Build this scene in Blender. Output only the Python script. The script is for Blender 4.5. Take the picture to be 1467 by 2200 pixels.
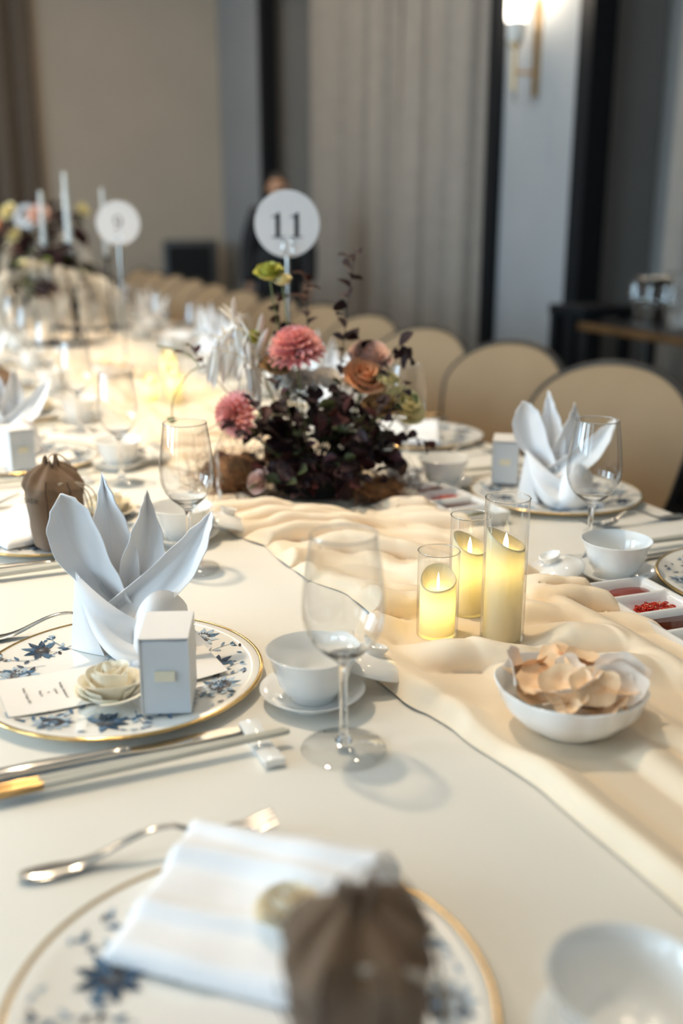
import bpy, bmesh, math, random
from mathutils import Vector, Matrix, noise
PI = math.pi
rad = math.radians
random.seed(7)
scene = bpy.context.scene
for o in list(bpy.data.objects):
    bpy.data.objects.remove(o, do_unlink=True)
COL = scene.collection

# ------------------------------------------------------------------ camera
TZ = 0.75                                   # table height
cam_d = bpy.data.cameras.new('camera')
cam = bpy.data.objects.new('camera', cam_d)
COL.objects.link(cam)
cam.location = (0, 0, TZ + 0.5)
cam.rotation_euler = (rad(90 - 16.16), 0, rad(-22.5))
cam_d.lens = 35.0
cam_d.sensor_fit = 'VERTICAL'
cam_d.sensor_height = 36.0
cam_d.sensor_width = 36.0
cam_d.clip_start = 0.02
cam_d.dof.use_dof = True
cam_d.dof.focus_distance = 1.25
cam_d.dof.aperture_fstop = 2.0
scene.camera = cam

# ------------------------------------------------------------------ world, lights, exposure
world = bpy.data.worlds.new('World')
scene.world = world
world.use_nodes = True
bg = world.node_tree.nodes['Background']
bg.inputs['Color'].default_value = (0.62, 0.80, 1.0, 1)
bg.inputs['Strength'].default_value = 0.25

def area(name, loc, rot, sx, sy, energy, color, shape='RECTANGLE', spread=180):
    d = bpy.data.lights.new(name, 'AREA')
    d.shape = shape
    d.size = sx
    if shape in ('RECTANGLE', 'ELLIPSE'):
        d.size_y = sy
    d.energy = energy
    d.color = color
    d.spread = rad(spread)
    o = bpy.data.objects.new(name, d)
    COL.objects.link(o)
    o.location = loc
    o.rotation_euler = rot
    return o

COOL = (0.60, 0.82, 1.0)
WARM = (1.0, 0.80, 0.56)
# daylight through the tall windows of the wall opposite the chairs (two sashes each)
WINDOWS = (-2.3, 0.3, 2.9, 5.5, 8.1)
for wy in WINDOWS:
    for s in (-1, 1):
        area('window_daylight', (-4.95, wy + s * 0.46, 2.05), (0, rad(-90), 0), 2.3, 0.8, {-2.3: 14, 0.3: 48, 2.9: 104, 5.5: 34, 8.1: 8}[wy], COOL)
# recessed ceiling downlights: a strong row over the table's window side, weaker rows either side
for ly in (-1.9, 0.1, 2.2, 4.3, 6.4, 8.5):
    area('ceiling_downlight', (-0.15, ly + 0.1, 4.5), (0, 0, 0), 0.24, 0.24, 1.5 if ly < 1 else 24 if ly < 3 else 20, WARM, 'DISK', 66)
    for lx in (-2.3, 1.9):
        area('ceiling_downlight', (lx, ly, 4.5), (0, 0, 0), 0.22, 0.22, (2 if ly < 1 else 13) if lx < 0 else (1.5 if ly < 1 else 5 if ly < 5 else 20), WARM, 'DISK')
scene.view_settings.view_transform = 'Standard'
scene.view_settings.look = 'None'
scene.view_settings.exposure = 0.12
scene.view_settings.gamma = 1.0
scene.view_settings.use_curve_mapping = False
cy_ = scene.cycles                                  # lighter light paths: the room is mostly matt cloth and china
cy_.max_bounces = 10
cy_.diffuse_bounces = 5
cy_.glossy_bounces = 4
cy_.transmission_bounces = 8
cy_.transparent_max_bounces = 16
cy_.caustics_reflective = False
cy_.caustics_refractive = False
cy_.adaptive_threshold = 0.06

# ------------------------------------------------------------------ materials
MAT = {}

def mat(name, color, rough=0.5, metal=0.0, bump=None, var=None, **kw):
    """procedural principled material; bump=(scale,strength,distance), var=(scale,amount)"""
    m = bpy.data.materials.new(name)
    m.use_nodes = True
    nt = m.node_tree
    p = nt.nodes['Principled BSDF']
    col = (color[0], color[1], color[2], 1)
    p.inputs['Base Color'].default_value = col
    p.inputs['Roughness'].default_value = rough
    p.inputs['Metallic'].default_value = metal
    for k, v in kw.items():
        p.inputs[k.replace('_', ' ')].default_value = v
    tc = nt.nodes.new('ShaderNodeTexCoord')
    if var:
        n = nt.nodes.new('ShaderNodeTexNoise')
        n.inputs['Scale'].default_value = var[0]
        n.inputs['Detail'].default_value = 4
        r = nt.nodes.new('ShaderNodeMapRange')
        r.inputs['From Min'].default_value = 0.3
        r.inputs['From Max'].default_value = 0.7
        r.inputs['To Min'].default_value = 1 - var[1]
        r.inputs['To Max'].default_value = 1 + var[1]
        mx = nt.nodes.new('ShaderNodeVectorMath')
        mx.operation = 'SCALE'
        mx.inputs[0].default_value = color[:3]
        nt.links.new(tc.outputs['Object'], n.inputs['Vector'])
        nt.links.new(n.outputs['Fac'], r.inputs['Value'])
        nt.links.new(r.outputs['Result'], mx.inputs['Scale'])
        nt.links.new(mx.outputs['Vector'], p.inputs['Base Color'])
    if bump:
        n = nt.nodes.new('ShaderNodeTexNoise')
        n.inputs['Scale'].default_value = bump[0]
        n.inputs['Detail'].default_value = 3
        b = nt.nodes.new('ShaderNodeBump')
        b.inputs['Strength'].default_value = bump[1]
        b.inputs['Distance'].default_value = bump[2]
        nt.links.new(tc.outputs['Object'], n.inputs['Vector'])
        nt.links.new(n.outputs['Fac'], b.inputs['Height'])
        nt.links.new(b.outputs['Normal'], p.inputs['Normal'])
    MAT[name] = m
    return m

def weave(name, color, scale, strength, rough=0.85, amount=0.18, sheen=0.2):
    """woven fabric: crossed wave bands for relief and thread colour"""
    m = mat(name, color, rough, Sheen_Weight=sheen)
    nt = m.node_tree
    p = nt.nodes['Principled BSDF']
    tc = nt.nodes.new('ShaderNodeTexCoord')
    outs = []
    for d in ('X', 'Y', 'Z'):
        w = nt.nodes.new('ShaderNodeTexWave')
        w.bands_direction = d
        w.inputs['Scale'].default_value = scale
        w.inputs['Distortion'].default_value = 1.2
        w.inputs['Detail'].default_value = 1
        nt.links.new(tc.outputs['Object'], w.inputs['Vector'])
        outs.append(w.outputs['Fac'])
    a = nt.nodes.new('ShaderNodeMath'); a.operation = 'ADD'
    b = nt.nodes.new('ShaderNodeMath'); b.operation = 'ADD'
    nt.links.new(outs[0], a.inputs[0]); nt.links.new(outs[1], a.inputs[1])
    nt.links.new(a.outputs[0], b.inputs[0]); nt.links.new(outs[2], b.inputs[1])
    bp = nt.nodes.new('ShaderNodeBump')
    bp.inputs['Strength'].default_value = strength
    bp.inputs['Distance'].default_value = 0.0006
    nt.links.new(b.outputs[0], bp.inputs['Height'])
    nt.links.new(bp.outputs['Normal'], p.inputs['Normal'])
    r = nt.nodes.new('ShaderNodeMapRange')
    r.inputs['From Max'].default_value = 3
    r.inputs['To Min'].default_value = 1 - amount
    r.inputs['To Max'].default_value = 1 + amount
    mx = nt.nodes.new('ShaderNodeVectorMath'); mx.operation = 'SCALE'
    mx.inputs[0].default_value = color[:3]
    nt.links.new(b.outputs[0], r.inputs['Value'])
    nt.links.new(r.outputs['Result'], mx.inputs['Scale'])
    nt.links.new(mx.outputs['Vector'], p.inputs['Base Color'])
    return m

def thin(name, color, diff=0.5, rough=0.6):
    """thin sheet that lets light through: diffuse + translucent"""
    m = bpy.data.materials.new(name)
    m.use_nodes = True
    nt = m.node_tree
    nt.nodes.clear()
    out = nt.nodes.new('ShaderNodeOutputMaterial')
    d = nt.nodes.new('ShaderNodeBsdfDiffuse')
    t = nt.nodes.new('ShaderNodeBsdfTranslucent')
    g = nt.nodes.new('ShaderNodeBsdfGlossy')
    d.inputs['Color'].default_value = (*color, 1)
    t.inputs['Color'].default_value = (*color, 1)
    g.inputs['Roughness'].default_value = rough
    mx = nt.nodes.new('ShaderNodeMixShader')
    mx.inputs[0].default_value = 1 - diff
    nt.links.new(d.outputs[0], mx.inputs[1]); nt.links.new(t.outputs[0], mx.inputs[2])
    m2 = nt.nodes.new('ShaderNodeMixShader')
    fr = nt.nodes.new('ShaderNodeFresnel'); fr.inputs['IOR'].default_value = 1.35
    nt.links.new(fr.outputs[0], m2.inputs[0])
    nt.links.new(mx.outputs[0], m2.inputs[1]); nt.links.new(g.outputs[0], m2.inputs[2])
    nt.links.new(m2.outputs[0], out.inputs[0])
    MAT[name] = m
    return m

def clear_glass(name):
    """thin-walled clear glass: straight-through plus Fresnel reflection"""
    m = bpy.data.materials.new(name)
    m.use_nodes = True
    nt = m.node_tree
    nt.nodes.clear()
    out = nt.nodes.new('ShaderNodeOutputMaterial')
    t = nt.nodes.new('ShaderNodeBsdfTransparent')
    t.inputs['Color'].default_value = (0.965, 0.97, 0.968, 1)
    g = nt.nodes.new('ShaderNodeBsdfGlossy')
    g.inputs['Roughness'].default_value = 0.015
    lw = nt.nodes.new('ShaderNodeLayerWeight'); lw.inputs['Blend'].default_value = 0.5
    pw = nt.nodes.new('ShaderNodeMath'); pw.operation = 'POWER'; pw.inputs[1].default_value = 2.6
    fr = nt.nodes.new('ShaderNodeMath'); fr.operation = 'MULTIPLY_ADD'; fr.inputs[1].default_value = 0.85; fr.inputs[2].default_value = 0.085
    nt.links.new(lw.outputs['Facing'], pw.inputs[0]); nt.links.new(pw.outputs[0], fr.inputs[0])
    mx = nt.nodes.new('ShaderNodeMixShader')
    nt.links.new(fr.outputs[0], mx.inputs[0])
    nt.links.new(t.outputs[0], mx.inputs[1]); nt.links.new(g.outputs[0], mx.inputs[2])
    nt.links.new(mx.outputs[0], out.inputs[0])
    MAT[name] = m
    return m

def emit(name, color, strength):
    m = mat(name, color, 0.5)
    p = m.node_tree.nodes['Principled BSDF']
    p.inputs['Emission Color'].default_value = (*color, 1)
    p.inputs['Emission Strength'].default_value = strength
    return m

mat('wall_paint', (0.37, 0.375, 0.38), 0.8, var=(1.5, 0.04), bump=(60, 0.05, 0.002))
mat('wall_end_warm_cast', (0.56, 0.475, 0.38), 0.8, var=(1.5, 0.04), bump=(60, 0.05, 0.002))  # end wall: the warm cast of the downlights is mixed into its colour
mat('niche_paint', (0.26, 0.25, 0.235), 0.85, var=(1.5, 0.04))
mat('ceiling_paint', (0.72, 0.68, 0.62), 0.9, var=(1, 0.02))
mat('carpet', (0.045, 0.042, 0.045), 0.95, var=(30, 0.3), bump=(300, 0.5, 0.004))
mat('dark_trim', (0.008, 0.009, 0.011), 0.6, var=(6, 0.1), Specular_IOR_Level=0.2)
mat('curtain_fabric', (0.34, 0.295, 0.25), 0.8, var=(9, 0.06), bump=(200, 0.2, 0.002), Sheen_Weight=0.2)
mat('curtain_brown', (0.17, 0.13, 0.095), 0.85, var=(9, 0.06), bump=(200, 0.2, 0.002))
weave('table_linen', (0.80, 0.765, 0.69), 210, 0.35, 0.8, 0.03)
mat('runner_chiffon', (0.87, 0.705, 0.515), 0.62, var=(7, 0.03), bump=(900, 0.06, 0.0006), Sheen_Weight=0.25,
    Subsurface_Weight=0.12, Subsurface_Radius=(0.01, 0.006, 0.004), Subsurface_Scale=0.5)
mat('napkin_cotton', (0.87, 0.87, 0.88), 0.6, bump=(700, 0.1, 0.0005), var=(20, 0.015), Sheen_Weight=0.15)
mat('porcelain', (0.86, 0.86, 0.84), 0.12, var=(5, 0.01), Coat_Weight=0.5, Coat_Roughness=0.03)
mat('plate_glaze', (0.86, 0.84, 0.79), 0.14, var=(5, 0.012), Coat_Weight=0.4, Coat_Roughness=0.04)
mat('gold', (0.85, 0.58, 0.24), 0.16, 1.0, var=(40, 0.08))
mat('brass', (0.62, 0.40, 0.17), 0.3, 1.0, var=(20, 0.1))
mat('silver', (0.66, 0.63, 0.58), 0.17, 1.0, bump=(300, 0.02, 0.0004), var=(30, 0.04))
mat('print_navy', (0.022, 0.055, 0.105), 0.22, var=(250, 0.3))
mat('print_blue', (0.075, 0.15, 0.25), 0.22, var=(250, 0.3))
mat('print_pale', (0.40, 0.50, 0.60), 0.22, var=(250, 0.2))
mat('print_char', (0.055, 0.050, 0.055), 0.22, var=(400, 0.5))
mat('ink', (0.05, 0.045, 0.045), 0.6, var=(300, 0.1))
mat('sign_ink', (0.012, 0.012, 0.016), 0.5, var=(100, 0.1))
mat('card_paper', (0.80, 0.77, 0.73), 0.75, var=(60, 0.012), bump=(500, 0.06, 0.0003))
mat('box_card_shade', (0.66, 0.70, 0.74), 0.6, var=(40, 0.012), bump=(600, 0.06, 0.0003))  # box front: its cool, dimmer shade is put into the colour
mat('box_lid', (0.78, 0.77, 0.76), 0.6, var=(40, 0.012), bump=(600, 0.06, 0.0003))
mat('cream_ribbon', (0.83, 0.77, 0.60), 0.45, var=(80, 0.02))
mat('satin', (0.88, 0.80, 0.63), 0.32, var=(30, 0.02), Sheen_Weight=0.3)
weave('burlap', (0.215, 0.128, 0.068), 330, 0.7, 0.9, 0.30)
mat('burlap_seam', (0.07, 0.042, 0.025), 0.9, var=(200, 0.2))
mat('cotton_cord', (0.60, 0.53, 0.43), 0.8, bump=(900, 0.4, 0.0006), var=(300, 0.1))
mat('chop_ivory', (0.56, 0.55, 0.48), 0.5, var=(20, 0.03), Specular_IOR_Level=0.3)
mat('glass', (1, 1, 1), 0.0, Transmission_Weight=1.0, IOR=1.47)
clear_glass('clear_glass')
thin('wax', (0.93, 0.82, 0.55), 0.72, 0.35)
mat('cracker', (0.97, 0.70, 0.44), 0.5, var=(60, 0.06))
mat('cracker_pale', (0.97, 0.86, 0.75), 0.45, var=(60, 0.04))
emit('flame_glow', (1.0, 0.86, 0.50), 3.0)
emit('lamp_glow', (1.0, 0.90, 0.74), 7.0)
mat('chili_sauce', (0.24, 0.028, 0.012), 0.15, var=(80, 0.15))
mat('chili_red', (0.55, 0.028, 0.010), 0.18, var=(150, 0.35))
mat('chili_seed', (0.80, 0.48, 0.22), 0.4, var=(150, 0.1))
mat('soy_sauce', (0.085, 0.022, 0.010), 0.05, var=(20, 0.1))
mat('green_chili', (0.16, 0.13, 0.02), 0.2, var=(150, 0.3))
mat('chair_fabric', (0.325, 0.215, 0.112), 0.72, var=(4, 0.06), bump=(400, 0.15, 0.001), Sheen_Weight=0.3)
mat('chair_wood', (0.020, 0.017, 0.016), 0.4, var=(20, 0.2))
mat('black_metal', (0.012, 0.012, 0.013), 0.4, 0.3, var=(20, 0.1))
mat('speaker_cloth', (0.005, 0.005, 0.006), 0.9, var=(60, 0.2))
mat('speaker_case', (0.06, 0.062, 0.066), 0.5, var=(20, 0.1))
mat('sign_card', (0.74, 0.75, 0.77), 0.5, var=(10, 0.01))
mat('wood_top', (0.15, 0.075, 0.028), 0.35, var=(8, 0.25))
mat('taper_wax', (0.62, 0.66, 0.66), 0.4, var=(10, 0.02))
# flowers
mat('leaf_plum', (0.024, 0.010, 0.012), 0.55, var=(60, 0.3), Specular_IOR_Level=0.22)
mat('leaf_wine', (0.055, 0.017, 0.018), 0.55, var=(60, 0.3), Specular_IOR_Level=0.22)
mat('leaf_olive', (0.045, 0.050, 0.018), 0.55, var=(60, 0.3), Specular_IOR_Level=0.22)
mat('leaf_green', (0.10, 0.17, 0.035), 0.45, var=(60, 0.2))
mat('stem_brown', (0.05, 0.028, 0.02), 0.7, var=(60, 0.2))
mat('stem_green', (0.20, 0.22, 0.07), 0.6, var=(60, 0.2))
mat('coir', (0.20, 0.092, 0.035), 0.95, var=(60, 0.35), bump=(200, 1.0, 0.004))
mat('dahlia_pink', (0.88, 0.44, 0.41), 0.6, var=(40, 0.15))
mat('rose_peach', (0.80, 0.42, 0.22), 0.6, var=(40, 0.10))
mat('rose_blush', (0.80, 0.55, 0.46), 0.6, var=(40, 0.08))
mat('rose_cream', (0.82, 0.74, 0.42), 0.6, var=(40, 0.06))
mat('petal_white', (0.80, 0.77, 0.72), 0.6, var=(40, 0.04))
mat('carnation_green', (0.42, 0.42, 0.07), 0.6, var=(60, 0.15))
mat('dried_flower', (0.26, 0.15, 0.06), 0.8, var=(80, 0.3))
mat('pampas', (0.72, 0.66, 0.56), 0.85, var=(60, 0.08))
mat('straw', (0.66, 0.55, 0.38), 0.7, var=(60, 0.1))
mat('skin', (0.52, 0.27, 0.15), 0.5, var=(10, 0.05))
mat('hair', (0.035, 0.030, 0.028), 0.6, var=(60, 0.2))
mat('suit', (0.006, 0.006, 0.008), 0.75, var=(40, 0.1))
mat('shirt', (0.02, 0.02, 0.025), 0.7, var=(40, 0.05))
mat('eye', (0.6, 0.6, 0.58), 0.2, var=(10, 0.02))

# ------------------------------------------------------------------ mesh helpers
class MB:
    def __init__(self):
        self.v, self.f, self.m = [], [], []
    def add(self, vs, fs, m=0, M=None):
        o = len(self.v)
        self.v += [tuple(M @ Vector(p)) if M else tuple(p) for p in vs]
        for f in fs:
            self.f.append([i + o for i in f]); self.m.append(m)
        return self
    def lathe(self, prof, n=32, m=0, M=None, fr=None):
        """profile of (radius, z); fr(angle, radius, z) -> (radius, z) may vary it round the axis"""
        vs, fs, rings = [], [], []
        for r, z in prof:
            if r < 1e-7:
                rings.append([len(vs)]); vs.append((0, 0, z))
            else:
                ring = []
                for i in range(n):
                    a = 2 * PI * i / n
                    rr, zz = fr(a, r, z) if fr else (r, z)
                    ring.append(len(vs)); vs.append((rr * math.cos(a), rr * math.sin(a), zz))
                rings.append(ring)
        for A, B in zip(rings, rings[1:]):
            for i in range(n):
                j = (i + 1) % n
                if len(A) == 1 and len(B) == 1: break
                if len(A) == 1: fs.append((A[0], B[j], B[i]))
                elif len(B) == 1: fs.append((A[i], A[j], B[0]))
                else: fs.append((A[i], A[j], B[j], B[i]))
        return self.add(vs, fs, m, M)
    def tube(self, pts, r, n=8, m=0, M=None, flat=1.0, cap=True):
        pts = [Vector(p) for p in pts]
        k = len(pts)
        rs = [r] * k if not isinstance(r, (list, tuple)) else list(r)
        vs, fs = [], []
        up = Vector((0, 0, 1))
        t0 = (pts[1] - pts[0]).normalized()
        if abs(t0.dot(up)) > 0.95: up = Vector((1, 0, 0))
        side = t0.cross(up).normalized()
        for i, p in enumerate(pts):
            t = (pts[min(i + 1, k - 1)] - pts[max(i - 1, 0)]).normalized()
            side = (side - t * side.dot(t)).normalized()
            nrm = side.cross(t)
            for j in range(n):
                a = 2 * PI * j / n
                q = p + side * (math.cos(a) * rs[i]) + nrm * (math.sin(a) * rs[i] * flat)
                vs.append(q)
        for i in range(k - 1):
            for j in range(n):
                j2 = (j + 1) % n
                fs.append((i * n + j, i * n + j2, (i + 1) * n + j2, (i + 1) * n + j))
        if cap:
            fs.append(tuple(range(n - 1, -1, -1)))
            fs.append(tuple((k - 1) * n + j for j in range(n)))
        return self.add(vs, fs, m, M)
    def box(self, c, s, m=0, M=None):
        x, y, z = c; a, b, d = s[0] / 2, s[1] / 2, s[2] / 2
        vs = [(x + i * a, y + j * b, z + k * d) for i in (-1, 1) for j in (-1, 1) for k in (-1, 1)]
        fs = [(0, 1, 3, 2), (4, 6, 7, 5), (0, 4, 5, 1), (2, 3, 7, 6), (0, 2, 6, 4), (1, 5, 7, 3)]
        return self.add(vs, fs, m, M)
    def surf(self, fn, nu, nv, m=0, M=None, thick=0.0):
        """fn(u,v) for u,v in 0..1; optional thickness"""
        P = [[Vector(fn(i / nu, j / nv)) for j in range(nv + 1)] for i in range(nu + 1)]
        vs = [p for r in P for p in r]
        W = nv + 1
        fs = [(i * W + j, (i + 1) * W + j, (i + 1) * W + j + 1, i * W + j + 1) for i in range(nu) for j in range(nv)]
        if thick:
            N = []
            for i in range(nu + 1):
                for j in range(nv + 1):
                    a = P[min(i + 1, nu)][j] - P[max(i - 1, 0)][j]
                    b = P[i][min(j + 1, nv)] - P[i][max(j - 1, 0)]
                    c = a.cross(b)
                    N.append(c.normalized() if c.length > 1e-12 else Vector((0, 0, 1)))
            o = len(vs)
            vs = vs + [p - q * thick for p, q in zip(vs, N)]
            fs += [(f[3] + o, f[2] + o, f[1] + o, f[0] + o) for f in list(fs)]
            for i in range(nu):
                fs.append((i * W, i * W + o, (i + 1) * W + o, (i + 1) * W))
                fs.append((i * W + nv, (i + 1) * W + nv, (i + 1) * W + nv + o, i * W + nv + o))
            for j in range(nv):
                fs.append((j, j + 1, j + 1 + o, j + o))
                fs.append((nu * W + j, nu * W + j + o, nu * W + j + 1 + o, nu * W + j + 1))
        return self.add(vs, fs, m, M)
    def prism(self, poly, z0, z1, m=0, M=None):
        n = len(poly)
        vs = [(x, y, z0) for x, y in poly] + [(x, y, z1) for x, y in poly]
        fs = [tuple(range(n - 1, -1, -1)), tuple(range(n, 2 * n))]
        fs += [(i, (i + 1) % n, n + (i + 1) % n, n + i) for i in range(n)]
        return self.add(vs, fs, m, M)
    def mesh(self, name, mats, smooth=True, angle=40, bevel=0, seg=2):
        me = bpy.data.meshes.new(name)
        me.from_pydata([tuple(p) for p in self.v], [], self.f)
        if isinstance(mats, str): mats = [mats]
        for k in mats: me.materials.append(MAT[k])
        me.polygons.foreach_set('material_index', self.m)
        me.validate()
        bm = bmesh.new(); bm.from_mesh(me)
        bmesh.ops.remove_doubles(bm, verts=bm.verts, dist=1e-6)
        bmesh.ops.recalc_face_normals(bm, faces=bm.faces)
        if bevel:
            es = [e for e in bm.edges if len(e.link_faces) == 2 and e.calc_face_angle(0) > 0.6]
            bmesh.ops.bevel(bm, geom=es, offset=bevel, segments=seg, profile=0.5, affect='EDGES', clamp_overlap=True)
        bm.to_mesh(me); bm.free()
        if smooth:
            me.polygons.foreach_set('use_smooth', [True] * len(me.polygons))
            me.set_sharp_from_angle(angle=rad(angle))
        me.update()
        return me

def obj(name, me, parent=None, loc=(0, 0, 0), rot=(0, 0, 0), sc=1.0):
    o = bpy.data.objects.new(name, me)
    COL.objects.link(o)
    o.location = loc
    o.rotation_euler = rot
    o.scale = (sc, sc, sc) if not isinstance(sc, (tuple, list)) else sc
    if parent: o.parent = parent
    return o
def tag(o, label=None, cat=None, group=None, kind=None):
    if label: o['label'] = label
    if cat: o['category'] = cat
    if group: o['group'] = group
    if kind: o['kind'] = kind
    return o
def thing(name, label, cat, loc=(0, 0, 0), rz=0, group=None, rot=None):
    o = obj(name, None, None, loc, rot if rot else (0, 0, rz))
    o.empty_display_size = 0.05
    return tag(o, label, cat, group)
def struct(name, mb, mats, parent=None, **kw):
    o = obj(name, mb.mesh(name, mats, **kw), parent)
    if not parent: o['kind'] = 'structure'
    return o
def lerp(a, b, t): return a + (b - a) * t
def smooth01(t):
    t = max(0, min(1, t)); return t * t * (3 - 2 * t)
def interp(tab, x):
    if x <= tab[0][0]: return tab[0][1]
    for (a, va), (b, vb) in zip(tab, tab[1:]):
        if x <= b: return lerp(va, vb, smooth01((x - a) / (b - a)))
    return tab[-1][1]
def bez(a, b, c, d, t):
    s = 1 - t
    return Vector(a) * s**3 + Vector(b) * (3 * s * s * t) + Vector(c) * (3 * s * t * t) + Vector(d) * t**3
CR = Vector((math.cos(rad(22.5)), -math.sin(rad(22.5)), 0))    # across the viewing direction
CF = Vector((math.sin(rad(22.5)), math.cos(rad(22.5)), 0))     # along it
def in_view(x, y, z, margin=60):
    """is a point of the room within the photograph's field of view (used to leave out what it shows nothing of)"""
    d = Vector((x, y, z)) - Vector((0, 0, TZ + 0.5))
    p = rad(16.16)
    a, f = d.dot(CR), d.dot(CF)
    zc = f * math.cos(p) - d.z * math.sin(p)
    up = f * math.sin(p) + d.z * math.cos(p)
    if zc < 0.1: return False
    u, v = 733.5 + 2139 * a / zc, 1100 - 2139 * up / zc
    return -margin < u < 1467 + margin and -margin < v < 2200 + margin

# ================================================================== THE ROOM
CEIL = 4.55
XR, XN, YE, XL, YB = 3.3, 3.8, 11.5, -5.0, -4.0
struct('floor', MB().box(((XL + XN) / 2, (YB + YE) / 2, -0.05), (XN - XL + 0.6, YE - YB + 0.6, 0.1)), 'carpet', smooth=False)
struct('ceiling', MB().box(((XL + XN) / 2, (YB + YE) / 2, CEIL + 0.05), (XN - XL + 0.6, YE - YB + 0.6, 0.1)), 'ceiling_paint', smooth=False)
struct('wall_end', MB().box(((XL + XN) / 2, YE + 0.1, CEIL / 2), (XN - XL + 0.4, 0.2, CEIL)), 'wall_end_warm_cast', smooth=False)
struct('wall_back', MB().box(((XL + XN) / 2, YB - 0.1, CEIL / 2), (XN - XL + 0.4, 0.2, CEIL)), 'wall_paint', smooth=False)
# left wall with its window openings
w = MB()
ys = [YB] + [v for wy in WINDOWS for v in (wy - 0.95, wy + 0.95)] + [YE]
for a, b in zip(ys[0::2], ys[1::2]):
    w.box((XL - 0.15, (a + b) / 2, CEIL / 2), (0.3, b - a, CEIL))
for wy in WINDOWS:
    w.box((XL - 0.15, wy, 0.425), (0.3, 1.9, 0.85))
    w.box((XL - 0.15, wy, (3.25 + CEIL) / 2), (0.3, 1.9, CEIL - 3.25))
struct('wall_left', w, 'wall_paint', smooth=False)
# right wall: plain pier | niche | pier with the sconce | niche | pier, niches lined in grey
N1, N2 = (5.46, 9.95), (0.6, 4.68)
w = MB()
w.box(((XR + XN + 0.1) / 2, (YB + N2[0]) / 2, CEIL / 2), (XN + 0.1 - XR, N2[0] - YB, CEIL))
w.box(((XR + XN + 0.1) / 2, (N2[1] + N1[0]) / 2, CEIL / 2), (XN + 0.1 - XR, N1[0] - N2[1], CEIL))
w.box(((XR + XN + 0.1) / 2, (N1[1] + YE) / 2, CEIL / 2), (XN + 0.1 - XR, YE - N1[1], CEIL))
for a, b in (N1, N2):
    w.box((XR + 0.1, (a + b) / 2, (4.15 + CEIL) / 2), (0.2, b - a, CEIL - 4.15))
    for y0, s in ((a, 1), (b, -1)):          # cut-off upper corners of the opening
        P = [(y0, 4.15), (y0, 3.45), (y0 + s * 0.62, 4.15)]
        vs = [(XR, y, z) for y, z in P] + [(XR + 0.2, y, z) for y, z in P]
        w.add(vs, [(0, 1, 2), (5, 4, 3), (0, 3, 4, 1), (1, 4, 5, 2), (2, 5, 3, 0)])
struct('wall_right', w, 'wall_paint', smooth=False)
w = MB()
for a, b in (N1, N2):
    w.box((XN + 0.05, (a + b) / 2, CEIL / 2), (0.1, b - a, CEIL))
    w.box(((XR + XN) / 2 + 0.02, b - 0.01, CEIL / 2), (XN - XR - 0.06, 0.02, CEIL))
    w.box(((XR + XN) / 2 + 0.02, a + 0.01, CEIL / 2), (XN - XR - 0.06, 0.02, CEIL))
struct('wall_niche', w, 'niche_paint', smooth=False)
# dark frames round the two openings
for i, (a, b) in enumerate((N1, N2)):
    w = MB()
    tw = 0.12
    outer = [(a, 0), (a, 3.45), (a + 0.62, 4.15), (b - 0.62, 4.15), (b, 3.45), (b, 0)]
    inner = [(a + tw, 0), (a + tw, 3.37), (a + 0.70, 4.15 - tw), (b - 0.70, 4.15 - tw), (b - tw, 3.37), (b - tw, 0)]
    for k in range(5):
        q = [outer[k], outer[k + 1], inner[k + 1], inner[k]]
        vs = [(XR - 0.05, y, z) for y, z in q] + [(XR + 0.10, y, z) for y, z in q]
        w.add(vs, [(0, 1, 2, 3), (7, 6, 5, 4), (0, 4, 5, 1), (1, 5, 6, 2), (2, 6, 7, 3), (3, 7, 4, 0)])
    struct('trim_%d' % (i + 1), w, 'dark_trim', smooth=False)
w = MB()
for a, b in ((YB, N2[0]), (N2[1], N1[0]), (N1[1], YE)):
    w.box((XR - 0.01, (a + b) / 2, 0.08), (0.02, b - a, 0.16))
struct('baseboard_right', w, 'dark_trim', smooth=False)
struct('baseboard_end', MB().box(((XL + XR) / 2, YE - 0.01, 0.08), (XR - XL, 0.02, 0.16)), 'dark_trim', smooth=False)

def curtain(label, p0, p1, z0, z1, amp, folds, m, seed, group):
    """pleated drape hanging from p0 to p1"""
    a, b = Vector((*p0, 0)), Vector((*p1, 0))
    d = (b - a); L = d.length; d.normalize()
    n = Vector((-d.y, d.x, 0))
    rnd = random.Random(seed)
    ph = [rnd.uniform(0, 6.28) for _ in range(4)]
    def fn(u, v):
        t = u * folds * 2 * PI
        q = 0.5 * (t + 0.9 * math.sin(u * 9 + ph[0]) + 0.12 * math.sin(v * 3 + ph[1]))
        dep = amp * (1 - 2 * abs(math.sin(q)) ** 0.65) * (0.75 + 0.35 * math.sin(u * 13 + ph[2])) + 0.2 * amp * math.sin(2.3 * t + ph[3])
        dep *= lerp(1.0, 0.7, v)
        sway = 0.012 * math.sin(t * 0.5 + v * 2 + ph[1])
        p = a + d * (u * L + sway) + n * dep
        return (p.x, p.y, lerp(z0, z1, v))
    me = MB().surf(fn, int(folds * 22), 14, thick=0.004).mesh('curtain', m, angle=180)
    return tag(obj('curtain', me), label, 'curtain', group)
curtain('beige pleated curtain hanging in the wide niche on its far half', (3.60, 9.35), (3.60, 7.45), 0.03, 4.4, 0.15, 5.3, 'curtain_fabric', 1, 'niche curtains')
curtain('beige pleated curtain in the wide niche beside the sconce pier', (3.60, 7.30), (3.60, 5.65), 0.03, 4.4, 0.15, 4.6, 'curtain_fabric', 2, 'niche curtains')
curtain('pale pleated curtain in the niche behind the glassware table', (3.60, 4.25), (3.60, 0.8), 0.03, 4.4, 0.12, 10, 'curtain_fabric', 3, 'niche curtains')
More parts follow.
